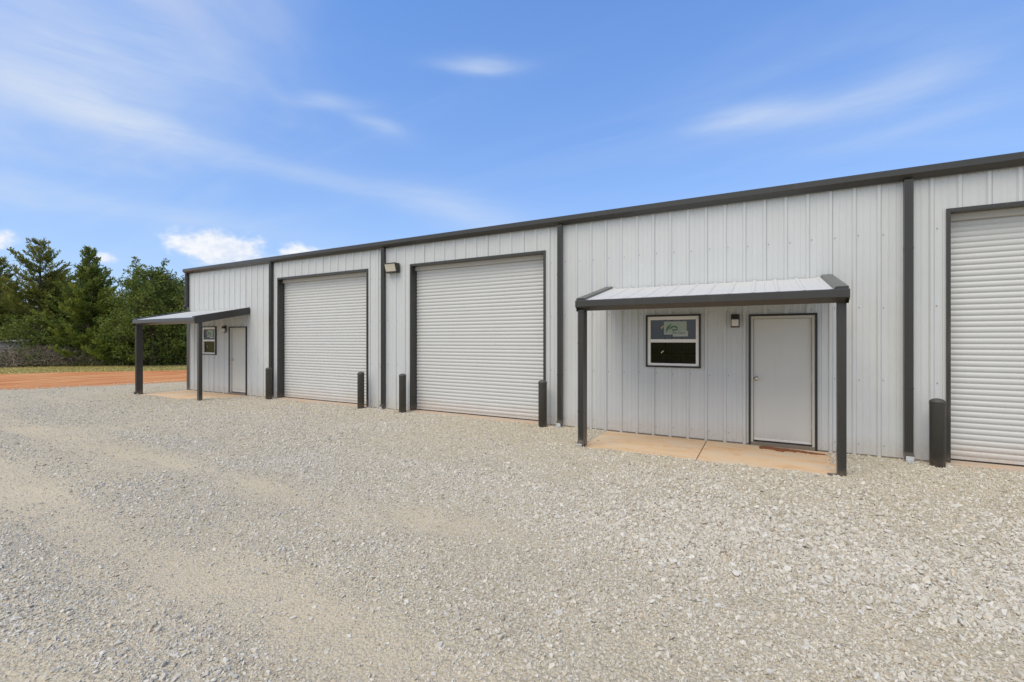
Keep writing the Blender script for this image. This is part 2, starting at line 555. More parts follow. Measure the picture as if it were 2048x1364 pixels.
def stone_mat():
    m_, w, b = mat('crushed_limestone')
    oi = w.new('ShaderNodeObjectInfo')
    c = w.ramp(oi.outputs['Random'], [(0.0, (0.416, 0.371, 0.294)), (0.12, (0.510, 0.464, 0.376)), (0.30, (0.577, 0.536, 0.445)), (0.55, (0.618, 0.582, 0.500)),
                                      (0.78, (0.670, 0.639, 0.565)), (0.88, (0.598, 0.510, 0.385)), (0.95, (0.489, 0.464, 0.416)), (1.0, (0.749, 0.711, 0.640))])
    p = world_co(w)
    n = w.noise(p, 90, 3, 0.6)
    k = w.m('ADD', w.m('MULTIPLY', w.m('SUBTRACT', n.outputs[0], 0.5), 0.5), 1.0)
    c = w.mix(1.0, c, w.comb(k, k, k), 'MULTIPLY')
    sep = w.new('ShaderNodeSeparateXYZ'); w.l.new(w.new('ShaderNodeNewGeometry').outputs['Normal'], sep.inputs[0])
    w.l.new(c, b.inputs['Base Color'])
    b.inputs['Roughness'].default_value = 0.92
    b.inputs['Specular IOR Level'].default_value = 0.25
    return m_


M['stone'] = stone_mat()


def dirt_mat():
    m_, w, b = mat('red_dirt')
    p = world_co(w)
    st = w.new('ShaderNodeMapping'); w.l.new(p, st.inputs[0])
    st.inputs['Rotation'].default_value = (0, 0, R(-22)); st.inputs['Scale'].default_value = (1.7, 0.30, 1)
    a = w.noise(st.outputs[0], 1.0, 6, 0.66, 0.3).outputs[0]
    c = w.ramp(a, [(0.30, (0.36, 0.115, 0.030)), (0.43, (0.54, 0.190, 0.050)), (0.52, (0.62, 0.270, 0.095)), (0.62, (0.68, 0.375, 0.165)), (0.76, (0.70, 0.46, 0.26))])
    g = w.noise(p, 9, 6, 0.75).outputs[0]
    c = w.mix(w.rng(g, 0.48, 0.75, 0, 0.5), c, (0.44, 0.155, 0.045, 1))
    w.l.new(c, b.inputs['Base Color']); b.inputs['Roughness'].default_value = 0.95
    bump(w, b, g, 0.8, 0.06)
    return m_


M['dirt'] = dirt_mat()


def field_mat():
    m_, w, b = mat('mown_grass_field')
    p = world_co(w)
    a = w.noise(p, 0.6, 5, 0.65).outputs[0]
    c = w.ramp(a, [(0.25, (0.324, 0.296, 0.070)), (0.5, (0.503, 0.430, 0.114)), (0.75, (0.648, 0.515, 0.177))])
    f = w.noise(p, 25, 4, 0.7).outputs[0]
    c = w.mix(w.rng(f, 0.4, 0.7, 0, 0.6), c, (0.19, 0.20, 0.06, 1))
    w.l.new(c, b.inputs['Base Color']); b.inputs['Roughness'].default_value = 0.95
    bump(w, b, f, 0.8, 0.05)
    return m_


M['field'] = field_mat()


def leaf_mat(name, dark, light, tip, scale=1.1, trans=0.25):
    m_, w, b = mat(name)
    p = world_co(w)
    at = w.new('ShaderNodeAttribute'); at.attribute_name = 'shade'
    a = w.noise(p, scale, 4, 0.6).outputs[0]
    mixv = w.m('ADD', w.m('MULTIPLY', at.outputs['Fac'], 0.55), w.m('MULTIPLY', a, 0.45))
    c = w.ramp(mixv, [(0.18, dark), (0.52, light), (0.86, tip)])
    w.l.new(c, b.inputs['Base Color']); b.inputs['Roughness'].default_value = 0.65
    b.inputs['Specular IOR Level'].default_value = 0.3
    if trans:
        out = w.n['Material Output']
        tr = w.new('ShaderNodeBsdfTranslucent'); w.l.new(c, tr.inputs['Color'])
        mx = w.new('ShaderNodeMixShader'); mx.inputs[0].default_value = trans
        w.l.new(b.outputs[0], mx.inputs[1]); w.l.new(tr.outputs[0], mx.inputs[2]); w.l.new(mx.outputs[0], out.inputs['Surface'])
    return m_


M['cedar'] = leaf_mat('cedar_foliage', (0.054, 0.085, 0.017), (0.134, 0.188, 0.036), (0.310, 0.342, 0.059), 0.9)
M['cedar_warm'] = leaf_mat('loose_cedar_foliage', (0.071, 0.093, 0.022), (0.178, 0.204, 0.042), (0.351, 0.330, 0.070), 0.9)
M['broad'] = leaf_mat('broadleaf_foliage', (0.049, 0.078, 0.017), (0.131, 0.184, 0.037), (0.281, 0.311, 0.062), 1.2, 0.32)
M['shrub'] = leaf_mat('shrub_foliage', (0.064, 0.101, 0.021), (0.152, 0.209, 0.044), (0.296, 0.333, 0.078), 1.4, 0.3)
M['bark'] = painted('bark', (0.085, 0.066, 0.050), 0.9, 0.25)
M['twig'] = leaf_mat('dry_twigs', (0.150, 0.120, 0.098), (0.320, 0.265, 0.215), (0.480, 0.420, 0.350), 2.0, 0.0)
M['weed'] = leaf_mat('tall_weeds', (0.070, 0.080, 0.028), (0.150, 0.155, 0.060), (0.260, 0.235, 0.110), 1.5, 0.2)
M['grass'] = leaf_mat('mown_grass', (0.24, 0.21, 0.075), (0.42, 0.35, 0.145), (0.56, 0.46, 0.23), 0.5, 0.3)
M['shed'] = painted('weathered_shed', (0.25, 0.26, 0.23), 0.7, 0.15)
M['shed_roof'] = painted('shed_roof', (0.55, 0.55, 0.54), 0.5, 0.1)

# ------------------------------------------------------------------ ground
FLOOR = -0.03            # level of the gravel against the wall base
L_DX = -15.29            # the far porch bay repeats the near one this much to the left

g = MB().quad((-900, -700, -0.085), (700, -700, -0.085), (700, 900, -0.085), (-900, 900, -0.085)).build('ground', M['field'])
tag(g, 'wide grassy ground running out to the horizon', 'ground', kind='structure')

# edge of the gravel yard towards the dirt, and of the dirt towards the grass (x as a function of y)
EY = [-40, -20, -8, -3.2, -1.5, 0.1, 2.0, 8, 20, 40]
EX = [-31, -28, -25.6, -24.1, -23.4, -22.6, -21.9, -19.8, -15.5, -9]
GY = [-60, -30, -10, -0.4, 1.9, 4.0, 5.9, 14, 30, 60]
GX = [-62, -50, -40.8, -36, -34.3, -32.3, -30.6, -24.5, -14, 4]


def yard_edge(y):
    return np.interp(y, EY, EX) + (fbm(np.asarray(y) * 0.9, np.asarray(y) * 0.0 + 3.3, 4) - 0.5) * 1.5


def dirt_edge(y):
    return np.interp(y, GY, GX) + (fbm(np.asarray(y) * 0.7, np.asarray(y) * 0.0 + 8.3, 4) - 0.5) * 1.6


ys = np.arange(-60, 60.01, 0.25)
d = MB()
left = dirt_edge(ys)
right = np.interp(ys, EY, EX) + 3.0
nseg = 14
V = []
for yv, a, b_ in zip(ys, left, right):
    for k in range(nseg + 1):
        xx = a + (b_ - a) * k / nseg
        V.append((xx, yv, -0.066 + 0.03 * (float(fbm(xx * 0.7 + 31, yv * 0.16, 4)) - 0.5) - (0.0 if 0 < k else 0.006)))
d.v = V
for j in range(len(ys) - 1):
    for k in range(nseg):
        i = j * (nseg + 1) + k
        d.f.append((i, i + 1, i + nseg + 2, i + nseg + 1))
o = d.build('dirt_road', M['dirt'], smooth=True)
tag(o, 'strip of orange-red dirt between the gravel and the grass', 'dirt track', kind='structure')


def slab_rect(dx):
    return (-2.68 + dx, 0.92 + dx, -1.60, 0.0)


def on_slab(x, y):
    """1 well inside a porch slab, 0 outside, with a ragged edge where gravel spills over"""
    wob = (fbm(x * 5.0, y * 5.0, 3) - 0.5) * 0.16
    r = np.full(np.shape(x), -9.0)
    for dx, cut in ((0.0, 0), (L_DX, 1)):
        x0, x1, y0, y1 = slab_rect(dx)
        dd = np.minimum(np.minimum(x - x0, x1 - x), y - y0) + wob
        dd = np.minimum(dd, np.where(y < 0.6, 9.0, -9.0))
        if cut:      # gravel pushed over the outer corner of the far slab
            dd = np.minimum(dd, ((x1 - x) * 0.75 + (y + 1.45) * 0.75) - 0.55 + wob * 2)
        else:
            dd = np.minimum(dd, (y + 1.60) - 0.02 + wob)
        r = np.maximum(r, dd)
    return r


def coarse_at(x, y):
    """1 where the yard is thick loose stone: in front of the nearer porch and to its right"""
    wob = (fbm(x * 0.5 + 4, y * 0.5 + 9, 3) - 0.5) * 1.6
    return np.clip((x + 2.8 + wob) / 2.2, 0, 1) * np.clip((y + 6.1 + wob * 0.4 - 0.12 * x) / 1.1, 0, 1) * np.clip((-y - 1.0) / 1.4, 0.25, 1)


def fines_at(x, y):
    wob = (fbm(x * 0.22, y * 0.22 + 40, 3) - 0.5) * 0.8
    t1 = np.exp(-((y + 6.85 + wob) / 0.36) ** 2)
    t2 = np.exp(-((y + 5.35 + wob * 0.9) / 0.34) ** 2)
    t3 = np.exp(-((y + 8.35 + 0.05 * x + wob) / 0.30) ** 2) * 0.55
    arc = np.hypot(x + 9.0, y + 10.5)
    t4 = np.exp(-((arc - 6.4 + wob * 0.5) / 0.35) ** 2) * 0.5
    patch = np.clip((fbm(x * 0.55 + 9, y * 0.85, 4) - 0.46) * 2.4, 0, 0.6)
    brk = 0.80 + 0.45 * fbm(x * 0.5 + 3, y * 1.6 + 11, 3)
    f = 0.12 + (0.50 * t1 + 0.42 * t2 + t3 * 0.5 + t4 * 0.4) * brk + 0.28 * patch * np.clip((-(y) - 1.2) / 3.0, 0.15, 1)
    right = coarse_at(x, y)
    f = f * (1 - 0.75 * right)
    f = f + (fbm(x * 0.16 + 2, y * 2.3 + 5 + 0.1 * x, 4) - 0.46) * 0.75 * np.clip((-y - 1.5) / 2.0, 0, 1) * (1 - 0.7 * right)
    return np.clip(f, 0, 1)


def yard_h(x, y):
    f = fines_at(x, y)
    h = -0.008 - 0.030 * f + 0.05 * (fbm(x * 0.5, y * 0.5 + 70, 4) - 0.5) + 0.022 * (fbm(x * 3.1, y * 3.1, 3) - 0.5)
    near = np.clip((y + 1.6) / 1.6, 0, 1)
    h = h * (1 - 0.75 * near) + FLOOR * near * 0.9
    s = on_slab(x, y)
    h = np.where(s > 0, np.maximum(-0.075, h - s * 0.9), h)
    return np.where((y > 0.04) & (x > -18.0), -0.06, h)


def spaced(edges):
    out = []
    for a, b_, st in edges:
        out.append(np.arange(a, b_, st))
    return np.concatenate(out + [[edges[-1][1]]])


gx = spaced([(-31, -19, 0.22), (-19, -9, 0.10), (-9, 4.5, 0.05), (4.5, 9, 0.14), (9, 24, 0.5)])
gy = spaced([(-30, -12, 0.6), (-12, -8.2, 0.16), (-8.2, -0.02, 0.05), (-0.02, 0.1, 0.06), (0.1, 14, 0.28)])
X, Y = np.meshgrid(gx, gy)
Z = yard_h(X, Y)
edge = yard_edge(Y)
fade = np.clip((X - edge) / 0.7, 0, 1)
Z = Z * fade + (-0.095) * (1 - fade)
nx, ny = len(gx), len(gy)
co = np.stack([X, Y, Z], -1).reshape(-1, 3).astype(np.float32)
idx = np.arange(nx * ny).reshape(ny, nx)
q = np.stack([idx[:-1, :-1], idx[:-1, 1:], idx[1:, 1:], idx[1:, :-1]], -1).reshape(-1, 4)
keep = (X > edge - 0.6)[:-1, :-1].reshape(-1)
q = q[keep]
me = bpy.data.meshes.new('gravel_yard')
me.vertices.add(len(co)); me.vertices.foreach_set('co', co.reshape(-1))
me.loops.add(q.size); me.loops.foreach_set('vertex_index', q.reshape(-1).astype(np.int32))
me.polygons.add(len(q)); me.polygons.foreach_set('loop_start', np.arange(0, q.size, 4, dtype=np.int32)); me.polygons.foreach_set('loop_total', np.full(len(q), 4, np.int32))
me.update(); me.validate()
at = me.attributes.new('fines', 'FLOAT', 'POINT')
at.data.foreach_set('value', fines_at(X, Y).reshape(-1).astype(np.float32))
me.polygons.foreach_set('use_smooth', np.ones(len(q), bool))
me.materials.append(M['yard'])
o = link('gravel_yard', me)
tag(o, 'pale crushed stone yard with packed tan wheel tracks', 'gravel yard', kind='structure')

# porch slabs, two pieces each with a joint between
for dx, lab in ((0.0, 'orange stained concrete slab under the nearer porch'), (L_DX, 'orange stained concrete slab under the far porch')):
    x0, x1, y0, y1 = slab_rect(dx)
    xm = -0.86 + dx
    s = empty('porch_pavement', ((x0 + x1) / 2, (y0 + y1) / 2, FLOOR - 0.1))
    tag(s, lab, 'concrete slab', 'concrete slabs under the porches', 'structure')
    ox, oy, oz = s.location
    for a, b_ in ((x0, xm - 0.006), (xm + 0.006, x1)):
        MB().box(a - ox, b_ - ox, y0 - oy, -0.035 - oy, -0.14 - oz, FLOOR - oz).build('slab_section', M['slab'], s, bevel=0.008)

# ------------------------------------------------------------------ the building
B = empty('metal_building', (-4.5, 0, 0))
tag(B, 'long white ribbed metal workshop with charcoal trim and roll-up doors', 'building')
BX = 4.5   # building parts are written in world x and shifted into the parent's frame


def part(mb, name, m_, parent, off=(0, 0, 0), **kw):
    """link a shape written in world coordinates under a parent whose world origin is off"""
    mb.v = [(v[0] - off[0], v[1] - off[1], v[2] - off[2]) for v in mb.v]
    return mb.build(name, m_, parent, **kw)


BO = (-4.5, 0, 0)
X_L, X_R, DEPTH = -18.05, 9.5, 15.0
Z_EAVE = 4.20
PITCH = 1 / 12

rolls = [(-12.94, -9.15), (-7.70, -4.0), (2.33, 6.03)]
ROLL_H = 3.64
doors = [(-0.20, 0.78), (-15.49, -14.52)]
DOOR_H = 2.185
wins = [(-1.92, -0.96), (-17.11, -16.24)]
WZ0, WZ1 = 1.245, 2.215

openings = [(a, b_, -1.0, ROLL_H) for a, b_ in rolls] + [(a, b_, -1.0, DOOR_H) for a, b_ in doors] + [(a, b_, WZ0, WZ1) for a, b_ in wins]

RIB0 = 0.04; P = 0.3048


def wall_profile(x0, x1):
    """(x, y) points of the ribbed sheet between x0 and x1: tall ribs each foot, two low ribs between"""
    pts = []
    k0 = math.floor((x0 - RIB0) / P) - 1; k1 = math.ceil((x1 - RIB0) / P) + 1
    for k in range(k0, k1 + 1):
        c = RIB0 + k * P
        pts += [(c - 0.036, 0), (c - 0.016, -0.023), (c + 0.016, -0.023), (c + 0.036, 0)]
        for f in (P * 0.36, P * 0.64):
            pts += [(c + f - 0.014, 0), (c + f - 0.006, -0.005), (c + f + 0.006, -0.005), (c + f + 0.014, 0)]
    pts.sort()
    out = []
    for i in range(len(pts) - 1):
        (a, ya), (b_, yb) = pts[i], pts[i + 1]
        if b_ < x0 or a > x1:
            continue
        if a < x0:
            t = (x0 - a) / (b_ - a); a, ya = x0, ya + (yb - ya) * t
        if b_ > x1:
            t = (x1 - a) / (b_ - a); b_, yb = x1, ya + (yb - ya) * t
        if not out:
            out.append((a, ya))
        out.append((b_, yb))
    return out


edges = [X_L]
k = math.ceil((X_L - RIB0 - 0.03) / (3 * P))
while RIB0 + 0.03 + k * 3 * P < X_R:
    xx = RIB0 + 0.03 + k * 3 * P
    if xx > X_L + 0.05:
        edges.append(xx)
    k += 1
edges.append(X_R)
for i in range(len(edges) - 1):
    a, b_ = edges[i], edges[i + 1]
    cuts = sorted({a, b_} | {e for op in openings for e in op[:2] if a < e < b_})
    mb = MB()
    oy = -0.0016 * (i % 2)
    for u, v in zip(cuts[:-1], cuts[1:]):
        if v - u < 0.003:
            continue
        mid = (u + v) / 2
        zs = [(-0.10, Z_EAVE)]
        for (p, q_, z0, z1) in openings:
            if p < mid < q_:
                zs = [s for lo, hi in zs for s in ((lo, min(hi, z0)), (max(lo, z1), hi)) if s[1] - s[0] > 0.01]
        prof = wall_profile(u + (0.0008 if u == a else 0), v - (0.0008 if v == b_ else 0))
        for lo, hi in zs:
            for (xa, ya), (xb, yb) in zip(prof[:-1], prof[1:]):
                mb.quad((xa, ya + oy, lo), (xb, yb + oy, lo), (xb, yb + oy, hi), (xa, ya + oy, hi))
    if mb.f:
        part(mb, 'wall_panel', M['wall'], B, BO)

# rows of screws at the girts
sc = MB()
k0 = math.ceil((X_L - RIB0) / P); k1 = math.floor((X_R - RIB0) / P)
for k in range(k0, k1 + 1):
    x = RIB0 + k * P + 0.055
    for z in (0.14, 1.13, 2.25, 3.36):
        if any(p - 0.02 < x < q_ + 0.02 and z0 - 0.03 < z < z1 + 0.03 for p, q_, z0, z1 in openings):
            continue
        zz = z + random.uniform(-0.012, 0.012); xx = x + random.uniform(-0.008, 0.008)
        n = 6; i = len(sc.v)
        for r, y in ((0.0085, -0.001), (0.0085, -0.004), (0.005, -0.004), (0.005, -0.010)):
            for a in range(n):
                sc.v.append((xx + r * math.cos(a * math.pi / 3), y, zz + r * math.sin(a * math.pi / 3)))
        for j in range(3):
            for a in range(n):
                a2 = (a + 1) % n
                sc.f.append((i + j * n + a, i + j * n + a2, i + (j + 1) * n + a2, i + (j + 1) * n + a))
        sc.f.append(tuple(i + 3 * n + a for a in range(n)))
part(sc, 'screws', M['screw'], B, BO, kind='stuff')

# remaining shell: end walls, back wall, low roof, inner liner
YR = DEPTH / 2; ZR = Z_EAVE + YR * PITCH
for xx in (X_L, X_R):
    mb = MB()
    n = int(DEPTH / P)
    for k in range(n):
        y0_, y1_ = max(k * P, 0.002), (k + 1) * P
        zt = lambda y: Z_EAVE + min(y, DEPTH - y) * PITCH
        s = -1 if xx < 0 else 1
        pr = [(y0_, 0), (y0_ + 0.11, 0), (y0_ + 0.13, 0.028), (y0_ + 0.16, 0.028), (y0_ + 0.18, 0), (y1_, 0)]
        for (ya, da), (yb, db) in zip(pr[:-1], pr[1:]):
            mb.quad((xx + s * da, ya, -0.1), (xx + s * db, yb, -0.1), (xx + s * db, yb, zt(yb)), (xx + s * da, ya, zt(ya)))
    part(mb, 'end_wall', M['wall'], B, BO)
part(MB().quad((X_L, DEPTH, -0.1), (X_R, DEPTH, -0.1), (X_R, DEPTH, Z_EAVE), (X_L, DEPTH, Z_EAVE)), 'back_wall', M['wall'], B, BO)
mb = MB()
xs = []
x = X_L - 0.06
while x < X_R + 0.06:
    xs += [(x, 0), (x + P - 0.085, 0), (x + P - 0.06, 0.034), (x + P - 0.03, 0.034), (x + P - 0.005, 0)]
    x += P
for (xa, da), (xb, db) in zip(xs[:-1], xs[1:]):
    for (ya, za), (yb, zb) in (((-0.075, Z_EAVE + 0.058), (YR, ZR + 0.07)), ((YR, ZR + 0.07), (DEPTH + 0.1, Z_EAVE + 0.07))):
        mb.quad((xa, ya, za + da), (xb, ya, za + db), (xb, yb, zb + db), (xa, yb, zb + da))
part(mb, 'roof', M['roof'], B, BO)

# eave gutter: upright face, then a face sloping back to the wall
def gutter_prof(yw, zt, d, h1, h2):
    return [(yw, zt), (yw - d + 0.012, zt), (yw - d, zt - 0.012), (yw - d, zt - h1), (yw - d + 0.012, zt - h1 - 0.010), (yw - 0.03, zt - h1 - h2), (yw, zt - h1 - h2)]


mb = MB().prism_x(gutter_prof(-0.0315, 4.275, 0.125, 0.095, 0.07), X_L - 0.05, X_R + 0.05)
part(mb, 'eave_gutter', M['trim'], B, BO)
# corner trims
for x0, x1 in ((X_L - 0.02, X_L + 0.14), (X_R - 0.14, X_R + 0.02)):
    mb = MB().box(x0, x1, -0.036, -0.030, FLOOR - 0.05, 4.12)
    xi = x0 if x0 < 0 else x1 - 0.006
    mb.box(xi, xi + 0.006, -0.0295, 0.13, FLOOR - 0.05, 4.12)
    part(mb, 'corner_trim', M['trim'], B, BO)
# thin closure trim along the wall foot between the doors
spans = []
cur = X_L + 0.14
for a, b_ in sorted(rolls + doors):
    spans.append((cur, a)); cur = b_
spans.append((cur, X_R - 0.14))
for a, b_ in spans:
    part(MB().box(a, b_, -0.012, 0.05, FLOOR - 0.06, FLOOR + 0.018), 'base_trim', M['sill'], B, BO)


def downspout(x, z0, z1, y_back, parent, off, outlet=True, w=0.105, dpt=0.075):
    mb = MB()
    y1 = y_back; y0 = y_back - dpt
    mb.box(x - w / 2, x + w / 2, y0, y1, z0 + 0.10, z1)
    # corrugation: narrow raised fluting on the front
    for q in (-0.026, 0.0, 0.026):
        mb.box(x + q - 0.006, x + q + 0.006, y0 - 0.004, y0 + 0.001, z0 + 0.10, z1 - 0.02)
    # strap
    for zb in (0.25, 0.75):
        zz = z0 + (z1 - z0) * zb
        mb.box(x - w / 2 - 0.003, x + w / 2 + 0.003, y0 - 0.006, y1, zz, zz + 0.025)
    # kick-out at the foot
    a = [(y1, z0 + 0.0995), (y0, z0 + 0.0995), (y0 - 0.075, z0 + 0.045), (y0 - 0.05, z0 - 0.005), (y1 - 0.01, z0 + 0.03)]
    mb.prism_x(a[:4] + a[4:], x - w / 2 + 0.001, x + w / 2 - 0.001)
    o_ = part(mb, 'downspout', M['trim'], parent, off)
    if outlet:
        # bright unpainted inside of the cut-off mouth
        m2 = MB()
        yy0 = y0 - 0.082
        m2.prism_x([(yy0, z0 + 0.048), (yy0 + 0.004, z0 + 0.052), (y0 - 0.050, z0 - 0.012), (y0 - 0.056, z0 - 0.016)], x - w / 2 + 0.004, x + w / 2 - 0.004)
        m2.box(x - w / 2 + 0.006, x + w / 2 - 0.006, y0 - 0.150, y0 - 0.062, z0 - 0.022, z0 - 0.018)
        return o_, m2
    return o_, None


for xc in (-13.19, -8.555, -3.645, 1.895, 8.2):
    o_, m2 = downspout(xc, FLOOR + 0.03, 4.115, -0.031, B, BO)
    part(m2, 'outlet', M['galv'], o_, BO)
# short downspout at the corner that empties on to the far porch roof
o_, m2 = downspout(X_L + 0.055, 2.90, 4.115, -0.037, B, BO)
part(m2, 'outlet', M['trim'], o_, BO)

# ---- roll-up doors
T = 0.045
YC = 0.19
slat_cache = {}
for ri, (a, b_) in enumerate(rolls):
    rd = empty('roller_door', (a, YC, 0)); rd.parent = B; rd.location = (a - BO[0], YC, 0)
    off = (a, YC, 0)
    w_ = b_ - a
    # jambs and head: charcoal lining of the opening
    for u, v in ((a, a + T), (b_ - T, b_)):
        part(MB().box(u, v, -0.036, 0.26, FLOOR, ROLL_H), 'jamb', M['trim'], rd, off, bevel=0.003)
    part(MB().box(a + T, b_ - T, -0.034, 0.26, ROLL_H - 0.055, ROLL_H), 'door_head', M['trim'], rd, off, bevel=0.003)
    # hood under the head
    part(MB().prism_x([(0.12, 3.584), (0.20, 3.584), (0.20, 3.49), (0.135, 3.49), (0.12, 3.505)], a + T, b_ - T), 'hood', M['hood'], rd, off)
    n = 42
    z0, z1 = 0.055, 3.49
    hs = (z1 - z0) / n
    key = round(w_, 3)
    if key not in slat_cache:
        mb = MB()
        pr = []
        for t in (0.0, 0.09, 0.16, 0.28, 0.42, 0.58, 0.72, 0.84, 0.93, 1.0):
            bulge = 0.0 if t in (0.0, 1.0) else 0.0155 * (math.sin(math.pi * min(max((t - 0.06) / 0.88, 0), 1)) ** 0.55)
            pr.append((-bulge, t * hs))
        xa, xb = T + 0.004, w_ - T - 0.004
        for (ya, za), (yb, zb) in zip(pr[:-1], pr[1:]):
            mb.quad((xa, ya, za), (xb, ya, za), (xb, yb, zb), (xa, yb, zb))
        mb.quad((xa, 0.004, 0), (xa, 0.004, hs), (xb, 0.004, hs), (xb, 0.004, 0))
        slat_cache[key] = mb.mesh('slat', M['curtain'])
    for k in range(n):
        s_ = link('slat', slat_cache[key], rd)
        s_.location = (0, 0, z0 + k * hs)
    part(MB().box(a + T + 0.004, b_ - T - 0.004, YC - 0.022, YC + 0.015, 0.012, 0.054), 'bottom_bar', M['curtain'], rd, off, bevel=0.004)
    part(MB().box(a + T + 0.004, b_ - T - 0.004, YC - 0.016, YC + 0.012, -0.010, 0.0115), 'rubber_seal', M['rubber'], rd, off)
    part(MB().box(a - 0.02, b_ + 0.02, -0.085, 1.2, -0.16, -0.0105), 'threshold', M['sill_concrete'], rd, off, bevel=0.01)

# ---- walk doors
for a, b_ in doors:
    wd = empty('walk_door'); wd.parent = B; wd.location = (a - BO[0], 0, FLOOR)
    off = (a, 0, FLOOR)
    Tt = 0.032
    mb = MB().box(a, a + Tt, -0.036, 0.03, FLOOR, DOOR_H).box(b_ - Tt, b_, -0.036, 0.03, FLOOR, DOOR_H).box(a + Tt, b_ - Tt, -0.0355, 0.03, DOOR_H - Tt, DOOR_H)
    part(mb, 'casing', M['black'], wd, off)
    fi = 0.036
    mb = MB().box(a + Tt, a + Tt + fi, -0.012, 0.12, FLOOR + 0.001, DOOR_H - Tt).box(b_ - Tt - fi, b_ - Tt, -0.012, 0.12, FLOOR + 0.001, DOOR_H - Tt)
    mb.box(a + Tt + fi, b_ - Tt - fi, -0.0115, 0.12, DOOR_H - Tt - 0.04, DOOR_H - Tt)
    part(mb, 'door_frame', M['door_frame'], wd, off, bevel=0.002)
    u, v = a + Tt + fi + 0.004, b_ - Tt - fi - 0.004
    part(MB().box(u, v, 0.045, 0.088, 0.075, DOOR_H - Tt - 0.045), 'door_leaf', M['door'], wd, off, bevel=0.003)
    part(MB().box(u + 0.002, v - 0.002, 0.036, 0.0445, 0.048, 0.080), 'door_sweep', M['alu'], wd, off, bevel=0.002)
    part(MB().box(u + 0.002, v - 0.002, 0.040, 0.060, 0.028, 0.0475), 'sweep_strip', M['rubber'], wd, off)
    part(MB().box(a + Tt, b_ - Tt, -0.034, 0.125, FLOOR - 0.02, 0.024), 'threshold', M['sill'], wd, off, bevel=0.004)
    kx, kz = a + 0.118, 1.095
    kn = MB()
    prof = [(0.0, 0.044), (0.034, 0.044), (0.036, 0.038), (0.034, 0.034), (0.014, 0.030), (0.012, 0.008), (0.024, 0.000), (0.030, -0.012), (0.029, -0.022), (0.020, -0.030), (0.004, -0.033)]
    n = 16; i = 0
    for r, y in prof:
        for k in range(n):
            t = 2 * math.pi * k / n
            kn.v.append((kx + r * math.cos(t), y, kz + r * math.sin(t)))
    for j in range(len(prof) - 1):
        for k in range(n):
            k2 = (k + 1) % n
            kn.f.append((j * n + k, j * n + k2, (j + 1) * n + k2, (j + 1) * n + k))
    kn.f.append(tuple((len(prof) - 1) * n + k for k in range(n)))
    part(kn, 'door_knob', M['brass'], wd, off, smooth=True)
    for hz in (0.32, 1.08, 1.88):
        part(MB().box(v - 0.004, v + 0.010, 0.030, 0.044, hz, hz + 0.10), 'hinge', M['door_frame'], wd, off)
    # dark space behind the leaf
    part(MB().box(a + 0.02, b_ - 0.02, 0.13, 0.15, FLOOR, DOOR_H), 'door_backing', M['interior'], wd, off)

# ---- windows
def swoosh(mb, cx, cz, r0, r1, a0, a1, y, sx=1.0):
    n = 14
    for k in range(n):
        t0 = a0 + (a1 - a0) * k / n; t1 = a0 + (a1 - a0) * (k + 1) / n
        q0 = math.sin(math.pi * k / n); q1 = math.sin(math.pi * (k + 1) / n)
        f = lambda t, q_, r: (cx + sx * r * math.cos(t), y, cz + r * math.sin(t))
        mb.quad(f(t0, q0, r0), f(t1, q1, r0), f(t1, q1, r0 + (r1 - r0) * q1), f(t0, q0, r0 + (r1 - r0) * q0))
    return mb


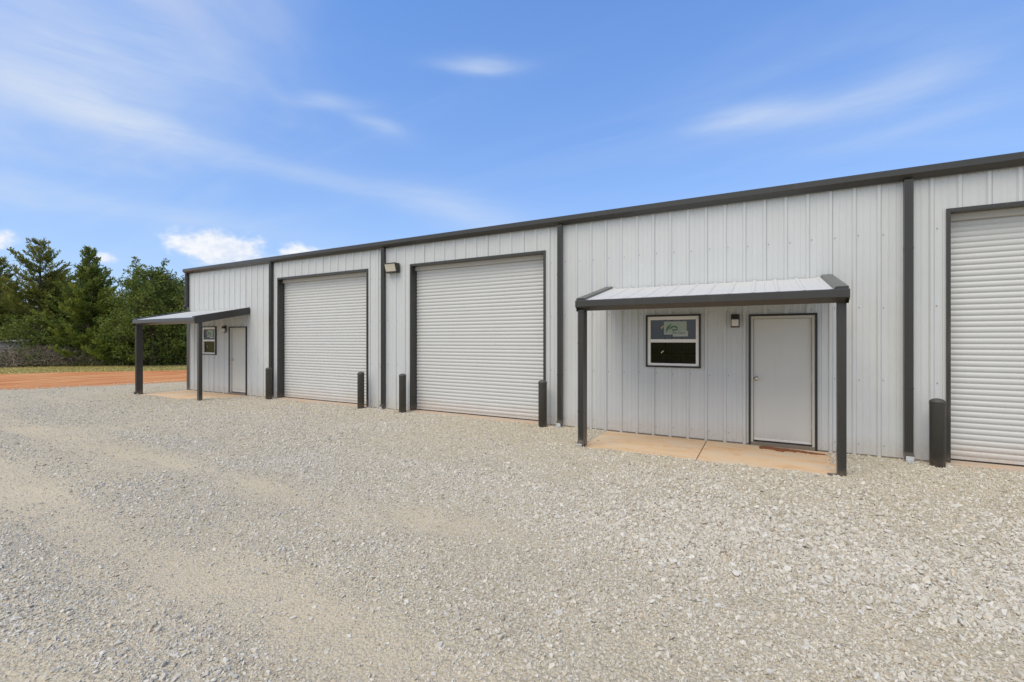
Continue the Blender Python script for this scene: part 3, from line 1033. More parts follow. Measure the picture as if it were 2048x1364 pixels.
for wi, (a, b_) in enumerate(wins):
    wn = empty('window'); wn.parent = B; wn.location = (a - BO[0], 0, WZ0)
    off = (a, 0, WZ0)
    t = 0.030
    mb = MB().box(a, a + t, -0.045, 0.02, WZ0, WZ1).box(b_ - t, b_, -0.045, 0.02, WZ0, WZ1)
    mb.box(a + t, b_ - t, -0.0445, 0.02, WZ0, WZ0 + t).box(a + t, b_ - t, -0.0445, 0.02, WZ1 - t, WZ1)
    part(mb, 'window_trim', M['black'], wn, off)
    a2, b2, c2, d2 = a + t, b_ - t, WZ0 + t, WZ1 - t
    f = 0.052
    zm = (c2 + d2) / 2 + 0.005
    mb = MB().box(a2, a2 + f, -0.026, 0.06, c2, d2).box(b2 - f, b2, -0.026, 0.06, c2, d2)
    mb.box(a2 + f, b2 - f, -0.0255, 0.06, c2, c2 + 0.045).box(a2 + f, b2 - f, -0.0255, 0.06, d2 - 0.062, d2)
    mb.box(a2 + f, b2 - f, -0.020, 0.055, zm - 0.03, zm + 0.03)
    part(mb, 'window_frame', M['vinyl'], wn, off, bevel=0.003)
    px0, px1 = a2 + f, b2 - f
    part(MB().box(px0, px1, 0.008, 0.012, zm + 0.03, d2 - 0.062), 'pane', M['glass'], wn, off)
    part(MB().box(px0, px1, 0.022, 0.026, c2 + 0.045, zm - 0.03), 'pane', M['screen'], wn, off)
    # unlit room behind, with bare studs close to the glass
    rm = MB()
    x0, x1, y0, y1, z0, z1 = a - 0.5, b_ + 0.5, 0.075, 0.9, 0.6, 2.7
    rm.quad((x0, y1, z0), (x1, y1, z0), (x1, y1, z1), (x0, y1, z1)).quad((x0, y0, z0), (x0, y1, z0), (x0, y1, z1), (x0, y0, z1))
    rm.quad((x1, y0, z0), (x1, y1, z0), (x1, y1, z1), (x1, y0, z1)).quad((x0, y0, z0), (x1, y0, z0), (x1, y1, z0), (x0, y1, z0)).quad((x0, y0, z1), (x1, y0, z1), (x1, y1, z1), (x0, y1, z1))
    part(rm, 'room_lining', M['interior'], wn, off)
    pw = px1 - px0
    for fx in (0.24, 0.40, 0.62):
        part(MB().box(px0 + pw * fx, px0 + pw * fx + 0.022, 0.30, 0.34, 0.9, 2.6), 'stud', M['stud'], wn, off)
    part(MB().box(px0 - 0.1, px1 + 0.1, 0.345, 0.37, c2 + 0.20, c2 + 0.235), 'rail', M['stud'], wn, off)
    ph = d2 - 0.062 - (zm + 0.03); pz = zm + 0.03
    # maker's sheets stuck to the upper glass
    yy = 0.0065
    sh = part(MB().box(px0 + pw * 0.30, px0 + pw * 0.80, yy - 0.0008, yy + 0.0008, pz + ph * 0.24, pz + ph * 0.91), 'sticker', M['paper'], wn, off)
    sh['label'] = 'pale green printed sheet on the glass'
    sh = part(MB().box(px0 + pw * 0.50, px0 + pw * 0.83, yy - 0.0032, yy - 0.0012, pz + ph * 0.14, pz + ph * 0.42), 'sticker', M['paper_white'], wn, off)
    sh['label'] = 'white strip stuck below the green sheet'
    lg = MB()
    lx, lz = px0 + pw * 0.50, pz + ph * 0.44
    swoosh(lg, lx, lz, 0.125, 0.085, R(95), R(200), yy - 0.0042, 0.95)
    swoosh(lg, lx + 0.012, lz + 0.01, 0.078, 0.045, R(60), R(185), yy - 0.0042, 0.95)
    swoosh(lg, lx + 0.035, lz + 0.035, 0.052, 0.020, R(-10), R(130), yy - 0.0042)
    lg.quad((lx - 0.02, yy - 0.0042, lz), (lx + 0.085, yy - 0.0042, lz + 0.003), (lx + 0.085, yy - 0.0042, lz + 0.028), (lx - 0.008, yy - 0.0042, lz + 0.024))
    part(lg, 'leaf_emblem', M['green'], wn, off)
    cu = bpy.data.curves.new('lettering', 'FONT'); cu.body = 'Ply Gem'; cu.size = 0.066; cu.extrude = 0.0004
    to = bpy.data.objects.new('lettering', cu); C.objects.link(to)
    bpy.context.view_layer.update()
    tm = bpy.data.meshes.new_from_object(to.evaluated_get(bpy.context.evaluated_depsgraph_get()))
    C.objects.unlink(to); bpy.data.objects.remove(to)
    tm.materials.clear(); tm.materials.append(M['ink'])
    to = link('lettering', tm, wn)
    to.rotation_euler = (R(90), 0, 0)
    to.location = (px0 + pw * 0.495 - off[0], yy - 0.0046, pz + ph * 0.27 - off[2])
    for zz, yt in ((pz + ph * 0.62, yy), (c2 + 0.045 + ph * 0.58, 0.019)):
        tg = MB()
        cx_, cz_ = px0 + pw * 0.262, zz
        for sgn in (-1, 1):
            ax, az_ = cx_ + sgn * 0.011, cz_ + sgn * 0.011
            tg.quad((ax - 0.016, yt - 0.002, az_ - 0.004), (ax - 0.002, yt - 0.002, az_ - 0.018), (ax + 0.016, yt - 0.002, az_ + 0.004), (ax + 0.002, yt - 0.002, az_ + 0.018))
        part(tg, 'tag', M['tag'], wn, off)

# ---- porches
def porch(dx, label):
    p = empty('porch'); p.parent = B
    org = (-0.86 + dx, -0.8, FLOOR)
    p.location = (org[0] - BO[0], org[1] - BO[1], org[2] - BO[2])
    p['label'] = label
    x0, x1 = -2.70 + dx, 0.97 + dx
    yp0, yp1 = -1.53, -1.43
    zt = 2.405                       # gutter top
    yg = -1.535                      # back of gutter
    # posts
    posts = [(-2.685 + dx), (0.862 + dx)]
    for xp in posts:
        mb = MB().box(xp, xp + 0.1, yp0, yp1, FLOOR - 0.06, 2.335)
        part(mb, 'post', M['trim'], p, org, bevel=0.006)
    # base plate showing beside the right post
    part(MB().box(posts[1] - 0.10, posts[1] - 0.002, yp0 + 0.005, yp1 - 0.01, FLOOR, FLOOR + 0.014), 'base_plate', M['trim'], p, org)
    part(MB().box(x0 + 0.02, x1 - 0.02, yp0 + 0.004, yp1 - 0.004, 2.336, 2.40), 'front_beam', M['trim'], p, org)
    part(MB().prism_x(gutter_prof(yg, zt, 0.135, 0.105, 0.066), x0 - 0.010, x1 + 0.010), 'gutter', M['trim'], p, org)
    # roof sheets, ribs running down the slope
    yw, zw = -0.032, 2.745
    slope = (zw - (zt - 0.012)) / (yw - (yg - 0.10))
    zr = lambda y: zw + (y - yw) * slope
    n = 4
    u0, u1 = x0 + 0.03, x1 - 0.03
    wpan = (u1 - u0) / n
    for k in range(n):
        mb = MB()
        ua, ub = u0 + k * wpan + 0.0008, u0 + (k + 1) * wpan - 0.0008
        prof = [(ua, 0)]
        for r in range(3):
            c = ua + (r + 0.5) * (ub - ua) / 3
            prof += [(c - 0.036, 0), (c - 0.015, 0.017), (c + 0.015, 0.017), (c + 0.036, 0)]
            if r < 2:
                c2_ = ua + (r + 1) * (ub - ua) / 3
                prof += [(c2_ - 0.05, 0), (c2_ - 0.04, 0.004), (c2_ - 0.03, 0), (c2_ + 0.03, 0), (c2_ + 0.04, 0.004), (c2_ + 0.05, 0)]
        prof.append((ub, 0))
        ya, yb = yg - 0.10, yw
        for (xa, da), (xb, db) in zip(prof[:-1], prof[1:]):
            mb.quad((xa, ya, zr(ya) + da), (xb, ya, zr(ya) + db), (xb, yb, zr(yb) + db), (xa, yb, zr(yb) + da))
            mb.quad((xb, ya, zr(ya) + db - 0.0015), (xa, ya, zr(ya) + da - 0.0015), (xa, yb, zr(yb) + da - 0.0015), (xb, yb, zr(yb) + db - 0.0015))
        part(mb, 'roof_panel', M['roof'], p, org)
    # wall flashing, purlin, side rafters
    part(MB().box(x0 + 0.12, x1 - 0.12, -0.075, -0.0335, zw - 0.17, zw - 0.010), 'ledger', M['trim'], p, org)
    part(MB().box(x0 + 0.12, x1 - 0.12, -0.82, -0.76, zr(-0.8) - 0.13, zr(-0.8) - 0.008), 'purlin', M['trim'], p, org)
    for xa, xb, inner in ((x0, x0 + 0.155, 1), (x1 - 0.155, x1, -1)):
        # folded cap over the roof edge with a deep outer drop
        mb = MB()
        ya, yb = yg - 0.108, -0.030
        hcap = 0.048
        outer, inn = (xa, xb) if inner == 1 else (xb, xa)
        s = 1 if inner == 1 else -1
        top = [(outer, -0.17), (outer, hcap), (inn - s * 0.02, hcap), (inn, 0.003)]
        for (p0, h0), (p1, h1) in zip(top[:-1], top[1:]):
            mb.quad((p0, ya, zr(ya) + h0), (p1, ya, zr(ya) + h1), (p1, yb, zr(yb) + h1), (p0, yb, zr(yb) + h0))
        mb.quad((outer, ya, zr(ya) - 0.17), (outer, yb, zr(yb) - 0.17), (outer + s * 0.03, yb, zr(yb) - 0.17), (outer + s * 0.03, ya, zr(ya) - 0.17))
        mb.quad((outer, ya, zr(ya) + hcap), (inn - s * 0.02, ya, zr(ya) + hcap), (inn - s * 0.02, ya, zr(ya)), (outer, ya, zr(ya) - 0.01))
        mb.quad((outer, yb, zr(yb) + hcap), (inn - s * 0.02, yb, zr(yb) + hcap), (inn - s * 0.02, yb, zr(yb) - 0.17), (outer, yb, zr(yb) - 0.17))
        part(mb, 'rake_trim', M['trim'], p, org)
        part(MB().prism_x([(yp1 + 0.005, 2.30), (-0.08, zr(-0.08) - 0.16), (-0.08, zr(-0.08) - 0.012), (yp1 + 0.005, zr(yp1) - 0.012)],
                          min(outer + s * 0.035, outer + s * 0.095), max(outer + s * 0.035, outer + s * 0.095)), 'side_rafter', M['trim'], p, org)
    # downspout on the left post
    xd = posts[0] + 0.048
    o_, m2 = downspout(xd, FLOOR + 0.02, 2.25, yp0 - 0.002, p, org, w=0.096)
    part(m2, 'outlet', M['galv'], p, org)
    return p


porch(0.0, 'nearer porch, seen from the front, over one window and door')
porch(L_DX, 'far porch, seen from its side, at the building corner')

# red mud tracked along the near door's threshold
mud = MB()
nxm, nym = 90, 14
mv = []
for j in range(nym + 1):
    for i in range(nxm + 1):
        u = i / nxm; v = j / nym
        x = -0.05 + 0.97 * u
        y = -0.038 - 0.17 * u - 0.34 * v * (1 - 0.62 * u) * (0.55 + 0.9 * float(fbm(u * 14, 4.4, 4)))
        e = min(u / 0.12, (1 - u) / 0.45, 1) * (math.sin(math.pi * min(v * 1.15 + 0.02, 1)) ** 0.7)
        h = max(e, 0) ** 0.5 * (0.4 + 1.2 * float(fbm(x * 24, y * 36, 4))) * 0.020 - 0.0045
        mv.append((x, y, FLOOR + h))
mud.v = mv
for j in range(nym):
    for i in range(nxm):
        k = j * (nxm + 1) + i
        mud.f.append((k, k + 1, k + nxm + 2, k + nxm + 1))
o = mud.build('mud', M['mud'], smooth=True)
tag(o, 'streak of dark red mud on the slab below the door sill', 'mud', kind='stuff')

# ------------------------------------------------------------------ bollards
def bollard(x, y, label):
    t = empty('bollard', (x, y, FLOOR - 0.05))
    tag(t, label, 'bollard', 'bollards beside the roll-up doors')
    r = 0.086
    MB().lathe([(r, 0.0), (r, 0.925), (r + 0.002, 0.928), (r + 0.002, 0.935)], (0, 0, 0), 28).build('sleeve', M['bollard'], t, smooth=False)
    dome = [(r + 0.003, 0.9352)] + [((r + 0.003) * math.cos(a), 0.958 + 0.050 * math.sin(a)) for a in np.linspace(0, math.pi / 2 * 0.96, 8)]
    MB().lathe(dome, (0, 0, 0), 28).build('dome_cap', M['bollard'], t, smooth=True)
    for ch in t.children:
        if ch.name.startswith('sleeve'):
            ch.data.polygons.foreach_set('use_smooth', [len(p_.vertices) == 4 for p_ in ch.data.polygons])
    return t


bollard(-12.99, -0.27, 'bollard in front of a downspout, at the left of the farther roll-up door')
bollard(-9.14, -0.27, 'bollard at the right of the farther roll-up door, overlapping its slats')
bollard(-7.72, -0.27, 'bollard below the floodlight, standing clear against the white wall')
bollard(-3.95, -0.27, 'bollard at the right of the middle roll-up door, left of the nearer porch')
bollard(2.17, -0.27, 'largest bollard, by the roll-up door cut off by the picture edge')

# ------------------------------------------------------------------ wall lights
def small_light(x, z, label):
    t = empty('wall_light', (x, -0.029, z))
    tag(t, label, 'wall light', 'small wall lights under the porches')
    w2 = 0.066
    MB().box(-w2, w2, -0.022, 0.0, -0.115, 0.115).build('back_plate', M['housing'], t, bevel=0.006)
    # sloped hood above the lens
    MB().prism_x([(-0.0225, 0.112), (-0.055, 0.108), (-0.098, 0.040), (-0.098, 0.026), (-0.0225, 0.026)], -w2 + 0.002, w2 - 0.002).build('hood', M['housing'], t, bevel=0.004)
    MB().prism_x([(-0.0225, 0.0255), (-0.090, 0.0255), (-0.084, -0.060), (-0.060, -0.092), (-0.0225, -0.096)], -w2 + 0.012, w2 - 0.012).build('lens', M['lens'], t, bevel=0.010)
    MB().prism_x([(-0.0225, -0.0965), (-0.058, -0.0965), (-0.052, -0.110), (-0.0225, -0.112)], -w2 + 0.008, w2 - 0.008).build('lower_rim', M['housing'], t)


small_light(-0.405, 2.08, 'small dark wall light with white lens left of the nearer grey door')
small_light(-15.69, 2.11, 'small dark wall light with white lens under the far porch')

t = empty('floodlight', (-8.22, -0.029, 3.57))
tag(t, 'wide floodlight with cream lens, high on the wall between two roll-up doors', 'floodlight')
MB().box(-0.19, 0.19, -0.05, 0.0, -0.12, 0.12).build('back_box', M['housing'], t, bevel=0.008)
MB().prism_x([(-0.0505, 0.118), (-0.185, 0.118), (-0.185, 0.100), (-0.0505, 0.098)], -0.188, 0.188).build('top_hood', M['housing'], t, bevel=0.003)
for s in (-1, 1):
    MB().prism_x([(-0.0505, 0.0975), (-0.183, 0.0995), (-0.120, -0.098), (-0.0505, -0.112)], min(s * 0.188, s * 0.176), max(s * 0.188, s * 0.176)).build('side_cheek', M['housing'], t)
MB().prism_x([(-0.0505, 0.096), (-0.172, 0.0985), (-0.112, -0.088), (-0.0505, -0.095)], -0.174, 0.174).build('lens', M['lens_warm'], t, bevel=0.008)
MB().prism_x([(-0.0505, -0.0955), (-0.116, -0.090), (-0.116, -0.112), (-0.0505, -0.118)], -0.174, 0.174).build('lower_rim', M['housing'], t)

# ------------------------------------------------------------------ trees
TK = 1.085      # the whole tree line stands this much farther from the yard than first laid out


def tk(x, y):
    return x * TK, (y + 8.8) * TK - 8.8


class Leaves:
    """collects many small leaf-sized quads with a shade value each"""
    def __init__(self):
        self.c = []; self.d = []; self.s = []; self.l = []; self.w = []

    def add(self, c, d, l, w, s):
        self.c.append(c); self.d.append(d); self.l.append(l); self.w.append(w); self.s.append(s)

    def build(self, name, m_, parent=None, kind=None, lift=0.0):
        c = np.array(self.c, float); d = np.array(self.d, float)
        d /= np.maximum(np.linalg.norm(d, axis=1, keepdims=True), 1e-6)
        n = len(c)
        r = rng.normal(size=(n, 3)); r[:, 2] *= 0.6
        s = np.cross(d, r); s /= np.maximum(np.linalg.norm(s, axis=1, keepdims=True), 1e-6)
        l = np.array(self.l)[:, None]; w = np.array(self.w)[:, None] * 0.5
        v = np.stack([c - s * w * 0.5, c + d * l * 0.45 - s * w, c + d * l, c + d * l * 0.45 + s * w], 1)
        me = bpy.data.meshes.new(name)
        me.vertices.add(4 * n); me.vertices.foreach_set('co', v.reshape(-1).astype(np.float32))
        me.loops.add(4 * n); me.loops.foreach_set('vertex_index', np.arange(4 * n, dtype=np.int32))
        me.polygons.add(n); me.polygons.foreach_set('loop_start', np.arange(0, 4 * n, 4, dtype=np.int32)); me.polygons.foreach_set('loop_total', np.full(n, 4, np.int32))
        a = me.attributes.new('shade', 'FLOAT', 'POINT')
        a.data.foreach_set('value', np.repeat(np.array(self.s, np.float32), 4))
        me.update(); me.validate()
        me.materials.append(m_)
        return link(name, me, parent, kind)


def cedar(x, y, h, r, m_, label, lean=0.0, loose=0.0, nbr=95, sharp=1.0, skirt=0.25, spire=0.0):
    """eastern red cedar: upswept limbs round a straight trunk, each carrying flat sprays"""
    x, y = tk(x, y); h *= TK; r *= TK * 1.10; nbr = int(nbr * (1.5 - 0.5 * loose))
    t = empty('cedar_tree', (x, y, -0.085))
    tag(t, label, 'tree', 'trees along the far edge of the yard')
    tb = MB()
    tb.tube([(0, 0, 0), (lean * 0.3, 0.05, h * 0.35), (lean * 0.7, 0, h * 0.7), (lean, 0, h * 0.97)], [0.17, 0.13, 0.07, 0.015])
    lv = Leaves()
    for b_ in range(nbr):
        f = (b_ + random.random()) / nbr
        f = f ** 1.12
        z = h * (0.03 + 0.94 * f)
        env = (1 - f) ** (0.85 * sharp) * (1 - skirt * max(0, 0.22 - f) / 0.22)
        if f > 0.6:
            env *= 0.86
        ln = r * env * random.uniform(0.50, 1.18) + 0.14
        if random.random() < 0.10:
            ln *= 1.22
        a = random.uniform(0, 2 * math.pi)
        up = 0.10 + 0.75 * f + random.uniform(-0.10, 0.18)
        dx_, dy_ = math.cos(a), math.sin(a)
        base = Vector((lean * f, 0, z))
        shade0 = random.random()
        pts = []
        for q in (0, 0.33, 0.66, 1.0):
            pts.append(base + Vector((dx_ * ln * q, dy_ * ln * q, ln * up * q * q * 0.8 + ln * q * 0.08 - 0.25 * (1 - f) * ln * q * (1 - q))))
        tb.tube([tuple(p_) for p_ in pts], [0.028 * (1 - f) + 0.012, 0.02 * (1 - f) + 0.009, 0.010, 0.004], 4)
        nsp = max(5, int(ln * (18 - 5 * f) * (1 - 0.45 * loose)))
        for k in range(nsp):
            q = random.uniform(0.04, 1.0) ** 0.80
            i = min(int(q * 3), 2); w_ = q * 3 - i
            p_ = pts[i].lerp(pts[i + 1], min(w_, 1))
            dr = (pts[i + 1] - pts[i]).normalized()
            side = Vector((-dy_, dx_, 0)) * random.choice((-1, 1))
            sl = random.uniform(0.22, 0.52) * (0.6 + 0.5 * (1 - q)) * (0.75 + 0.25 * min(ln, 1.6))
            sd_ = (dr * random.uniform(0.4, 1.0) + side * random.uniform(0.05, 1.0 - 0.55 * f) + Vector((0, 0, random.uniform(0.0, 0.55)))).normalized()
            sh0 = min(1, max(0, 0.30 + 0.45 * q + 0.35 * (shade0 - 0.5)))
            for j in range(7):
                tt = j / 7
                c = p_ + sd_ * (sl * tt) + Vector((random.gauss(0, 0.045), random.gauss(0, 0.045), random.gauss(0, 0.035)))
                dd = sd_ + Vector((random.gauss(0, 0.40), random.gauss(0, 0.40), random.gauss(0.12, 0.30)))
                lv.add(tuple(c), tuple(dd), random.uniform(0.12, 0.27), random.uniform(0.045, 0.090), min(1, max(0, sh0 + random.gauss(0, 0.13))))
    for k in range(14):
        zz = h * random.uniform(0.90, 0.975)
        lv.add((lean + random.gauss(0, 0.03), random.gauss(0, 0.03), zz), (random.gauss(0, 0.3), random.gauss(0, 0.3), 1), random.uniform(0.15, 0.3), 0.06, 0.6)
    tb.build('trunk', M['bark'], t)
    lv.build('crown', m_, t)
    return t


def broadleaf(x, y, h, r, label, nclump=120, sprig=False, zlow=0.08, name='broadleaf_tree'):
    x, y = tk(x, y); h *= TK; r *= TK * 1.08; nclump = int(nclump * 1.25)
    t = empty(name, (x, y, -0.085))
    tag(t, label, 'tree', 'trees along the far edge of the yard')
    tb = MB()
    tb.tube([(0, 0, 0), (0.05, 0.03, h * 0.3), (0.0, 0.1, h * 0.6), (0.1, 0, h * 0.86)], [0.15, 0.12, 0.08, 0.025])
    lv = Leaves()
    for b_ in range(nclump):
        f = random.random()
        z = h * (zlow + (0.95 - zlow) * f)
        env = math.sqrt(max(0.02, 1 - ((f - 0.42) / 0.60) ** 2))
        a = random.uniform(0, 2 * math.pi)
        rr = r * env * random.uniform(0.35, 1.05)
        c = Vector((rr * math.cos(a), rr * math.sin(a), z))
        st = Vector((0, 0, max(0.2, z - rr * 0.55)))
        tb.tube([tuple(st), tuple(st.lerp(c, 0.55) + Vector((0, 0, 0.06))), tuple(c)], [0.030, 0.018, 0.006], 4)
        cr = random.uniform(0.30, 0.58)
        sh0 = random.random()
        for j in range(62):
            o_ = Vector((random.gauss(0, 1), random.gauss(0, 1), random.gauss(0, 0.75)))
            o_ = o_ / max(o_.length, 0.2) * cr * random.random() ** 0.45
            d_ = o_.normalized() + Vector((random.gauss(0, 0.5), random.gauss(0, 0.5), random.gauss(-0.1, 0.5)))
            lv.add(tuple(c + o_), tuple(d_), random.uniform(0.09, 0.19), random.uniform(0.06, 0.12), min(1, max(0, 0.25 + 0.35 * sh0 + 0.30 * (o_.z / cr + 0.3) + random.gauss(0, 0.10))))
    if sprig:
        top = Vector((0.55, 0.2, h * 0.86)); tip = Vector((1.0, 0.35, h * 1.03))
        tb.tube([(0.1, 0, h * 0.72), tuple(top), tuple(tip)], [0.03, 0.018, 0.006], 4)
        for k in range(10):
            q = k / 9
            p_ = top.lerp(tip, q)
            for s in (-1, 1):
                e_ = p_ + Vector((s * random.uniform(0.1, 0.42), random.uniform(-0.2, 0.2), random.uniform(0.0, 0.2)))
                tb.tube([tuple(p_), tuple(e_)], [0.008, 0.004], 3)
                for j in range(9):
                    lv.add((e_.x + random.gauss(0, 0.06), e_.y + random.gauss(0, 0.06), e_.z + random.gauss(0, 0.05)), (random.gauss(0, 1), random.gauss(0, 1), random.gauss(0, 0.6)), 0.13, 0.09, 0.3)
    tb.build('trunk', M['bark'], t)
    lv.build('crown', M['broad'], t)
    return t


cedar(-50.8, 0.9, 7.2, 2.9, M['cedar'], 'cedar at the very left edge, cut off by the picture frame', nbr=105)
cedar(-47.2, 2.2, 7.6, 2.6, M['cedar_warm'], 'loose cedar left of the tallest one, with a drooping side limb', loose=0.5, lean=-0.2, nbr=95)
cedar(-44.3, 3.4, 8.75, 2.9, M['cedar_warm'], 'tallest loose cedar with sky showing through its crown, behind the brush pile', loose=0.42, nbr=130, sharp=0.75)
cedar(-44.6, 6.6, 7.0, 2.5, M['cedar'], 'dark cedar filling the dip between the two tall pointed cedars', nbr=95)
cedar(-40.2, 4.7, 8.0, 2.9, M['cedar'], 'dense pointed cedar with upswept limbs, right of the tallest loose cedar', nbr=150, sharp=1.1)
cedar(-41.6, 9.6, 6.9, 2.5, M['cedar'], 'shorter cedar just right of the dense pointed one', nbr=100)
cedar(-45.6, 9.5, 8.6, 1.5, M['cedar_warm'], 'thin half-bare spire sticking up above the tree row', loose=0.92, nbr=52, sharp=0.9)
broadleaf(-38.4, 8.2, 6.3, 2.6, 'rounded leafy tree below the half-bare spire', nclump=150)
broadleaf(-35.2, 6.2, 6.6, 2.3, 'leafy tree with a ragged sprig at its top, left of the building corner', nclump=170, sprig=True)
broadleaf(-34.4, 8.6, 6.2, 2.4, 'leafy tree seen above the far porch roof, against the building corner', nclump=150)
cedar(-37.6, 12.6, 7.0, 2.4, M['cedar'], 'cedar mostly hidden behind the far corner of the building', nbr=90)
cedar(-37.2, 5.2, 3.6, 1.5, M['cedar'], 'young bright cedar in front of the dense pointed one', nbr=60, sharp=0.9)
broadleaf(-41.6, 2.6, 3.4, 1.9, 'low leafy bush-like tree behind the right half of the brush pile', nclump=70, zlow=0.05)
broadleaf(-36.0, 7.4, 3.2, 1.7, 'low leafy tree framed between the two far porch posts', nclump=70, zlow=0.03)
broadleaf(-49.5, 4.6, 3.8, 2.2, 'low dark leafy tree behind the grey shed', nclump=70, zlow=0.05)
cedar(-52.0, 8.5, 6.4, 2.8, M['cedar'], 'background cedar seen through the gaps of the tallest loose cedar', nbr=80)
cedar(-47.0, 12.5, 6.4, 2.8, M['cedar'], 'background cedar behind the shorter cedar and the spire', nbr=80)

cedar(-48.5, 6.2, 6.2, 2.8, M['cedar'], 'background cedar low between the loose cedars, mostly hidden', nbr=85, sharp=0.8)
cedar(-43.6, 8.8, 6.0, 2.7, M['cedar'], 'background cedar low behind the dense pointed one, mostly hidden', nbr=85, sharp=0.8)
cedar(-53.6, 3.6, 6.0, 3.0, M['cedar'], 'background cedar low behind the cedar at the left edge', nbr=85, sharp=0.8)
broadleaf(-40.4, 11.4, 5.6, 2.5, 'background leafy tree behind the rounded one below the spire', nclump=110, zlow=0.03)
broadleaf(-45.2, 1.6, 3.0, 1.9, 'low leafy tree behind the left half of the brush pile', nclump=70, zlow=0.03)

cedar(-46.0, 4.6, 6.6, 2.5, M['cedar_warm'], 'mid-height olive cedar just right of the tallest loose cedar', nbr=100, sharp=0.9)
cedar(-48.8, 2.4, 7.3, 2.7, M['cedar_warm'], 'mid-height olive cedar between the left-edge cedar and the tallest one', nbr=100, loose=0.2, sharp=0.9)
cedar(-38.0, 7.4, 6.5, 2.3, M['cedar'], 'dark cedar rising between the rounded leafy tree and the sprig-topped one', nbr=95, sharp=0.9)
cedar(-35.8, 9.9, 6.3, 2.3, M['cedar'], 'dark cedar seen just above the far porch roof near the building corner', nbr=95, sharp=0.9)

cedar(-42.4, 5.6, 6.9, 2.4, M['cedar'], 'dark mid-height cedar tucked between the tallest loose cedar and the dense pointed one', nbr=100, sharp=0.9)
cedar(-47.0, 0.4, 6.2, 2.3, M['cedar'], 'dark mid-height cedar behind the grey shed', nbr=95, sharp=0.9)
cedar(-50.0, 6.2, 7.2, 2.9, M['cedar'], 'background cedar behind the left-edge trees, mostly hidden', nbr=95, sharp=0.75)

# ---- shrubs, brush and weeds along the foot of the trees
def bush(x, y, r, h, m_, label, name='shrub', n=900):
    x, y = tk(x, y); h *= TK; r *= TK
    t = empty(name, (x, y, -0.085)); tag(t, label, 'shrub', 'shrubs at the foot of the trees')
    lv = Leaves(); tb = MB()
    for k in range(14):
        a = random.uniform(0, 2 * math.pi); rr = r * random.uniform(0.3, 0.9)
        tb.tube([(0, 0, 0), (rr * 0.4 * math.cos(a), rr * 0.4 * math.sin(a), h * 0.5), (rr * math.cos(a), rr * math.sin(a), h * random.uniform(0.5, 0.95))], [0.02, 0.012, 0.004], 4)
    for k in range(n):
        a = random.uniform(0, 2 * math.pi); f = random.random()
        rr = r * math.sqrt(random.random()) * math.sqrt(max(0.05, 1 - (f * 1.0) ** 2))
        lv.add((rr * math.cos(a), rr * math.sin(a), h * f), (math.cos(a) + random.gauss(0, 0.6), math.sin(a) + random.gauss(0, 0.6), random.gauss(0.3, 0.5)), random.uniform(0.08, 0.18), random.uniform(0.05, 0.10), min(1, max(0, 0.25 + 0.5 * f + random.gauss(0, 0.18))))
    tb.build('stems', M['bark'], t); lv.build('foliage', m_, t)


bush(-43.0, 2.6, 1.2, 1.9, M['shrub'], 'yellow-green shrub poking up behind the left half of the brush pile')
bush(-45.8, 1.0, 1.0, 1.5, M['shrub'], 'yellow-green shrub between the grey shed and the brush pile')
bush(-38.6, 4.6, 1.3, 1.5, M['shrub'], 'green shrub at the right end of the brush pile')
bush(-34.4, 7.2, 1.3, 1.3, M['shrub'], 'low green shrub seen between the far porch posts')
bush(-33.2, 9.0, 1.4, 1.2, M['broad'], 'low dark shrub at the wall end, right of the far porch post')

bp = empty('brush_pile', (*tk(-40.6, 1.9), -0.085))
tag(bp, 'long grey-brown heap of dry tangled brush in front of the cedars', 'brush pile')
lv = Leaves()
core = MB()
for k in range(8500):
    u = random.uniform(-1, 1)
    ax = u * 4.6; ay = random.gauss(0, 0.55)
    hh = 1.35 * (1 - abs(u) ** 3.2) * (0.75 + 0.5 * float(fbm(u * 4 + 20, 1.5, 3))) * math.exp(-(ay / 1.1) ** 2)
    z = hh * random.random() ** 0.7
    dirv = Vector((random.gauss(0, 1), random.gauss(0, 0.7), random.gauss(0.35, 0.6)))
    # the heap lies along the tree line
    px_ = ax * 0.50 - ay * 0.86; py_ = ax * 0.86 + ay * 0.50
    lv.add((px_, py_, z), tuple(dirv), random.uniform(0.25, 0.75), random.uniform(0.010, 0.024), random.random())
for k in range(60):
    u = random.uniform(-1, 1); ax = u * 4.4; ay = random.gauss(0, 0.4)
    px_ = ax * 0.50 - ay * 0.86; py_ = ax * 0.86 + ay * 0.50
    e_ = (px_ + random.gauss(0, 0.5), py_ + random.gauss(0, 0.7), random.uniform(0.7, 1.5))
    core.tube([(px_, py_, 0), ((px_ + e_[0]) / 2 + random.gauss(0, 0.1), (py_ + e_[1]) / 2, e_[2] * 0.55), e_], [0.03, 0.02, 0.008], 4)
lv.build('twigs', M['twig'], bp, kind='stuff')
core.build('branches', M['bark'], bp, kind='stuff')

# tall weeds along the foot of the brush and trees
lv = Leaves()
for k in range(9000):
    v = random.uniform(-3, 15)
    bx = np.interp(v, [-3, 1.0, 2.6, 5.0, 8.2, 15], [-46.6, -43.0, -40.2, -37.4, -34.6, -30.5]) + random.gauss(0, 0.45)
    hgt = random.uniform(0.15, 0.5) * (0.4 + 1.1 * float(fbm(v * 1.3, 2.2, 3))) * (1.7 if v < 1.5 else 1.0)
    bx, v2 = tk(float(bx), v)
    lv.add((bx, v2, -0.085), (random.gauss(0, 0.35), random.gauss(0, 0.35), 1.0), hgt, random.uniform(0.02, 0.05), random.random())
o = lv.build('weeds', M['weed'])
tag(o, 'straggly weeds along the foot of the brush and trees', 'weeds', kind='stuff')

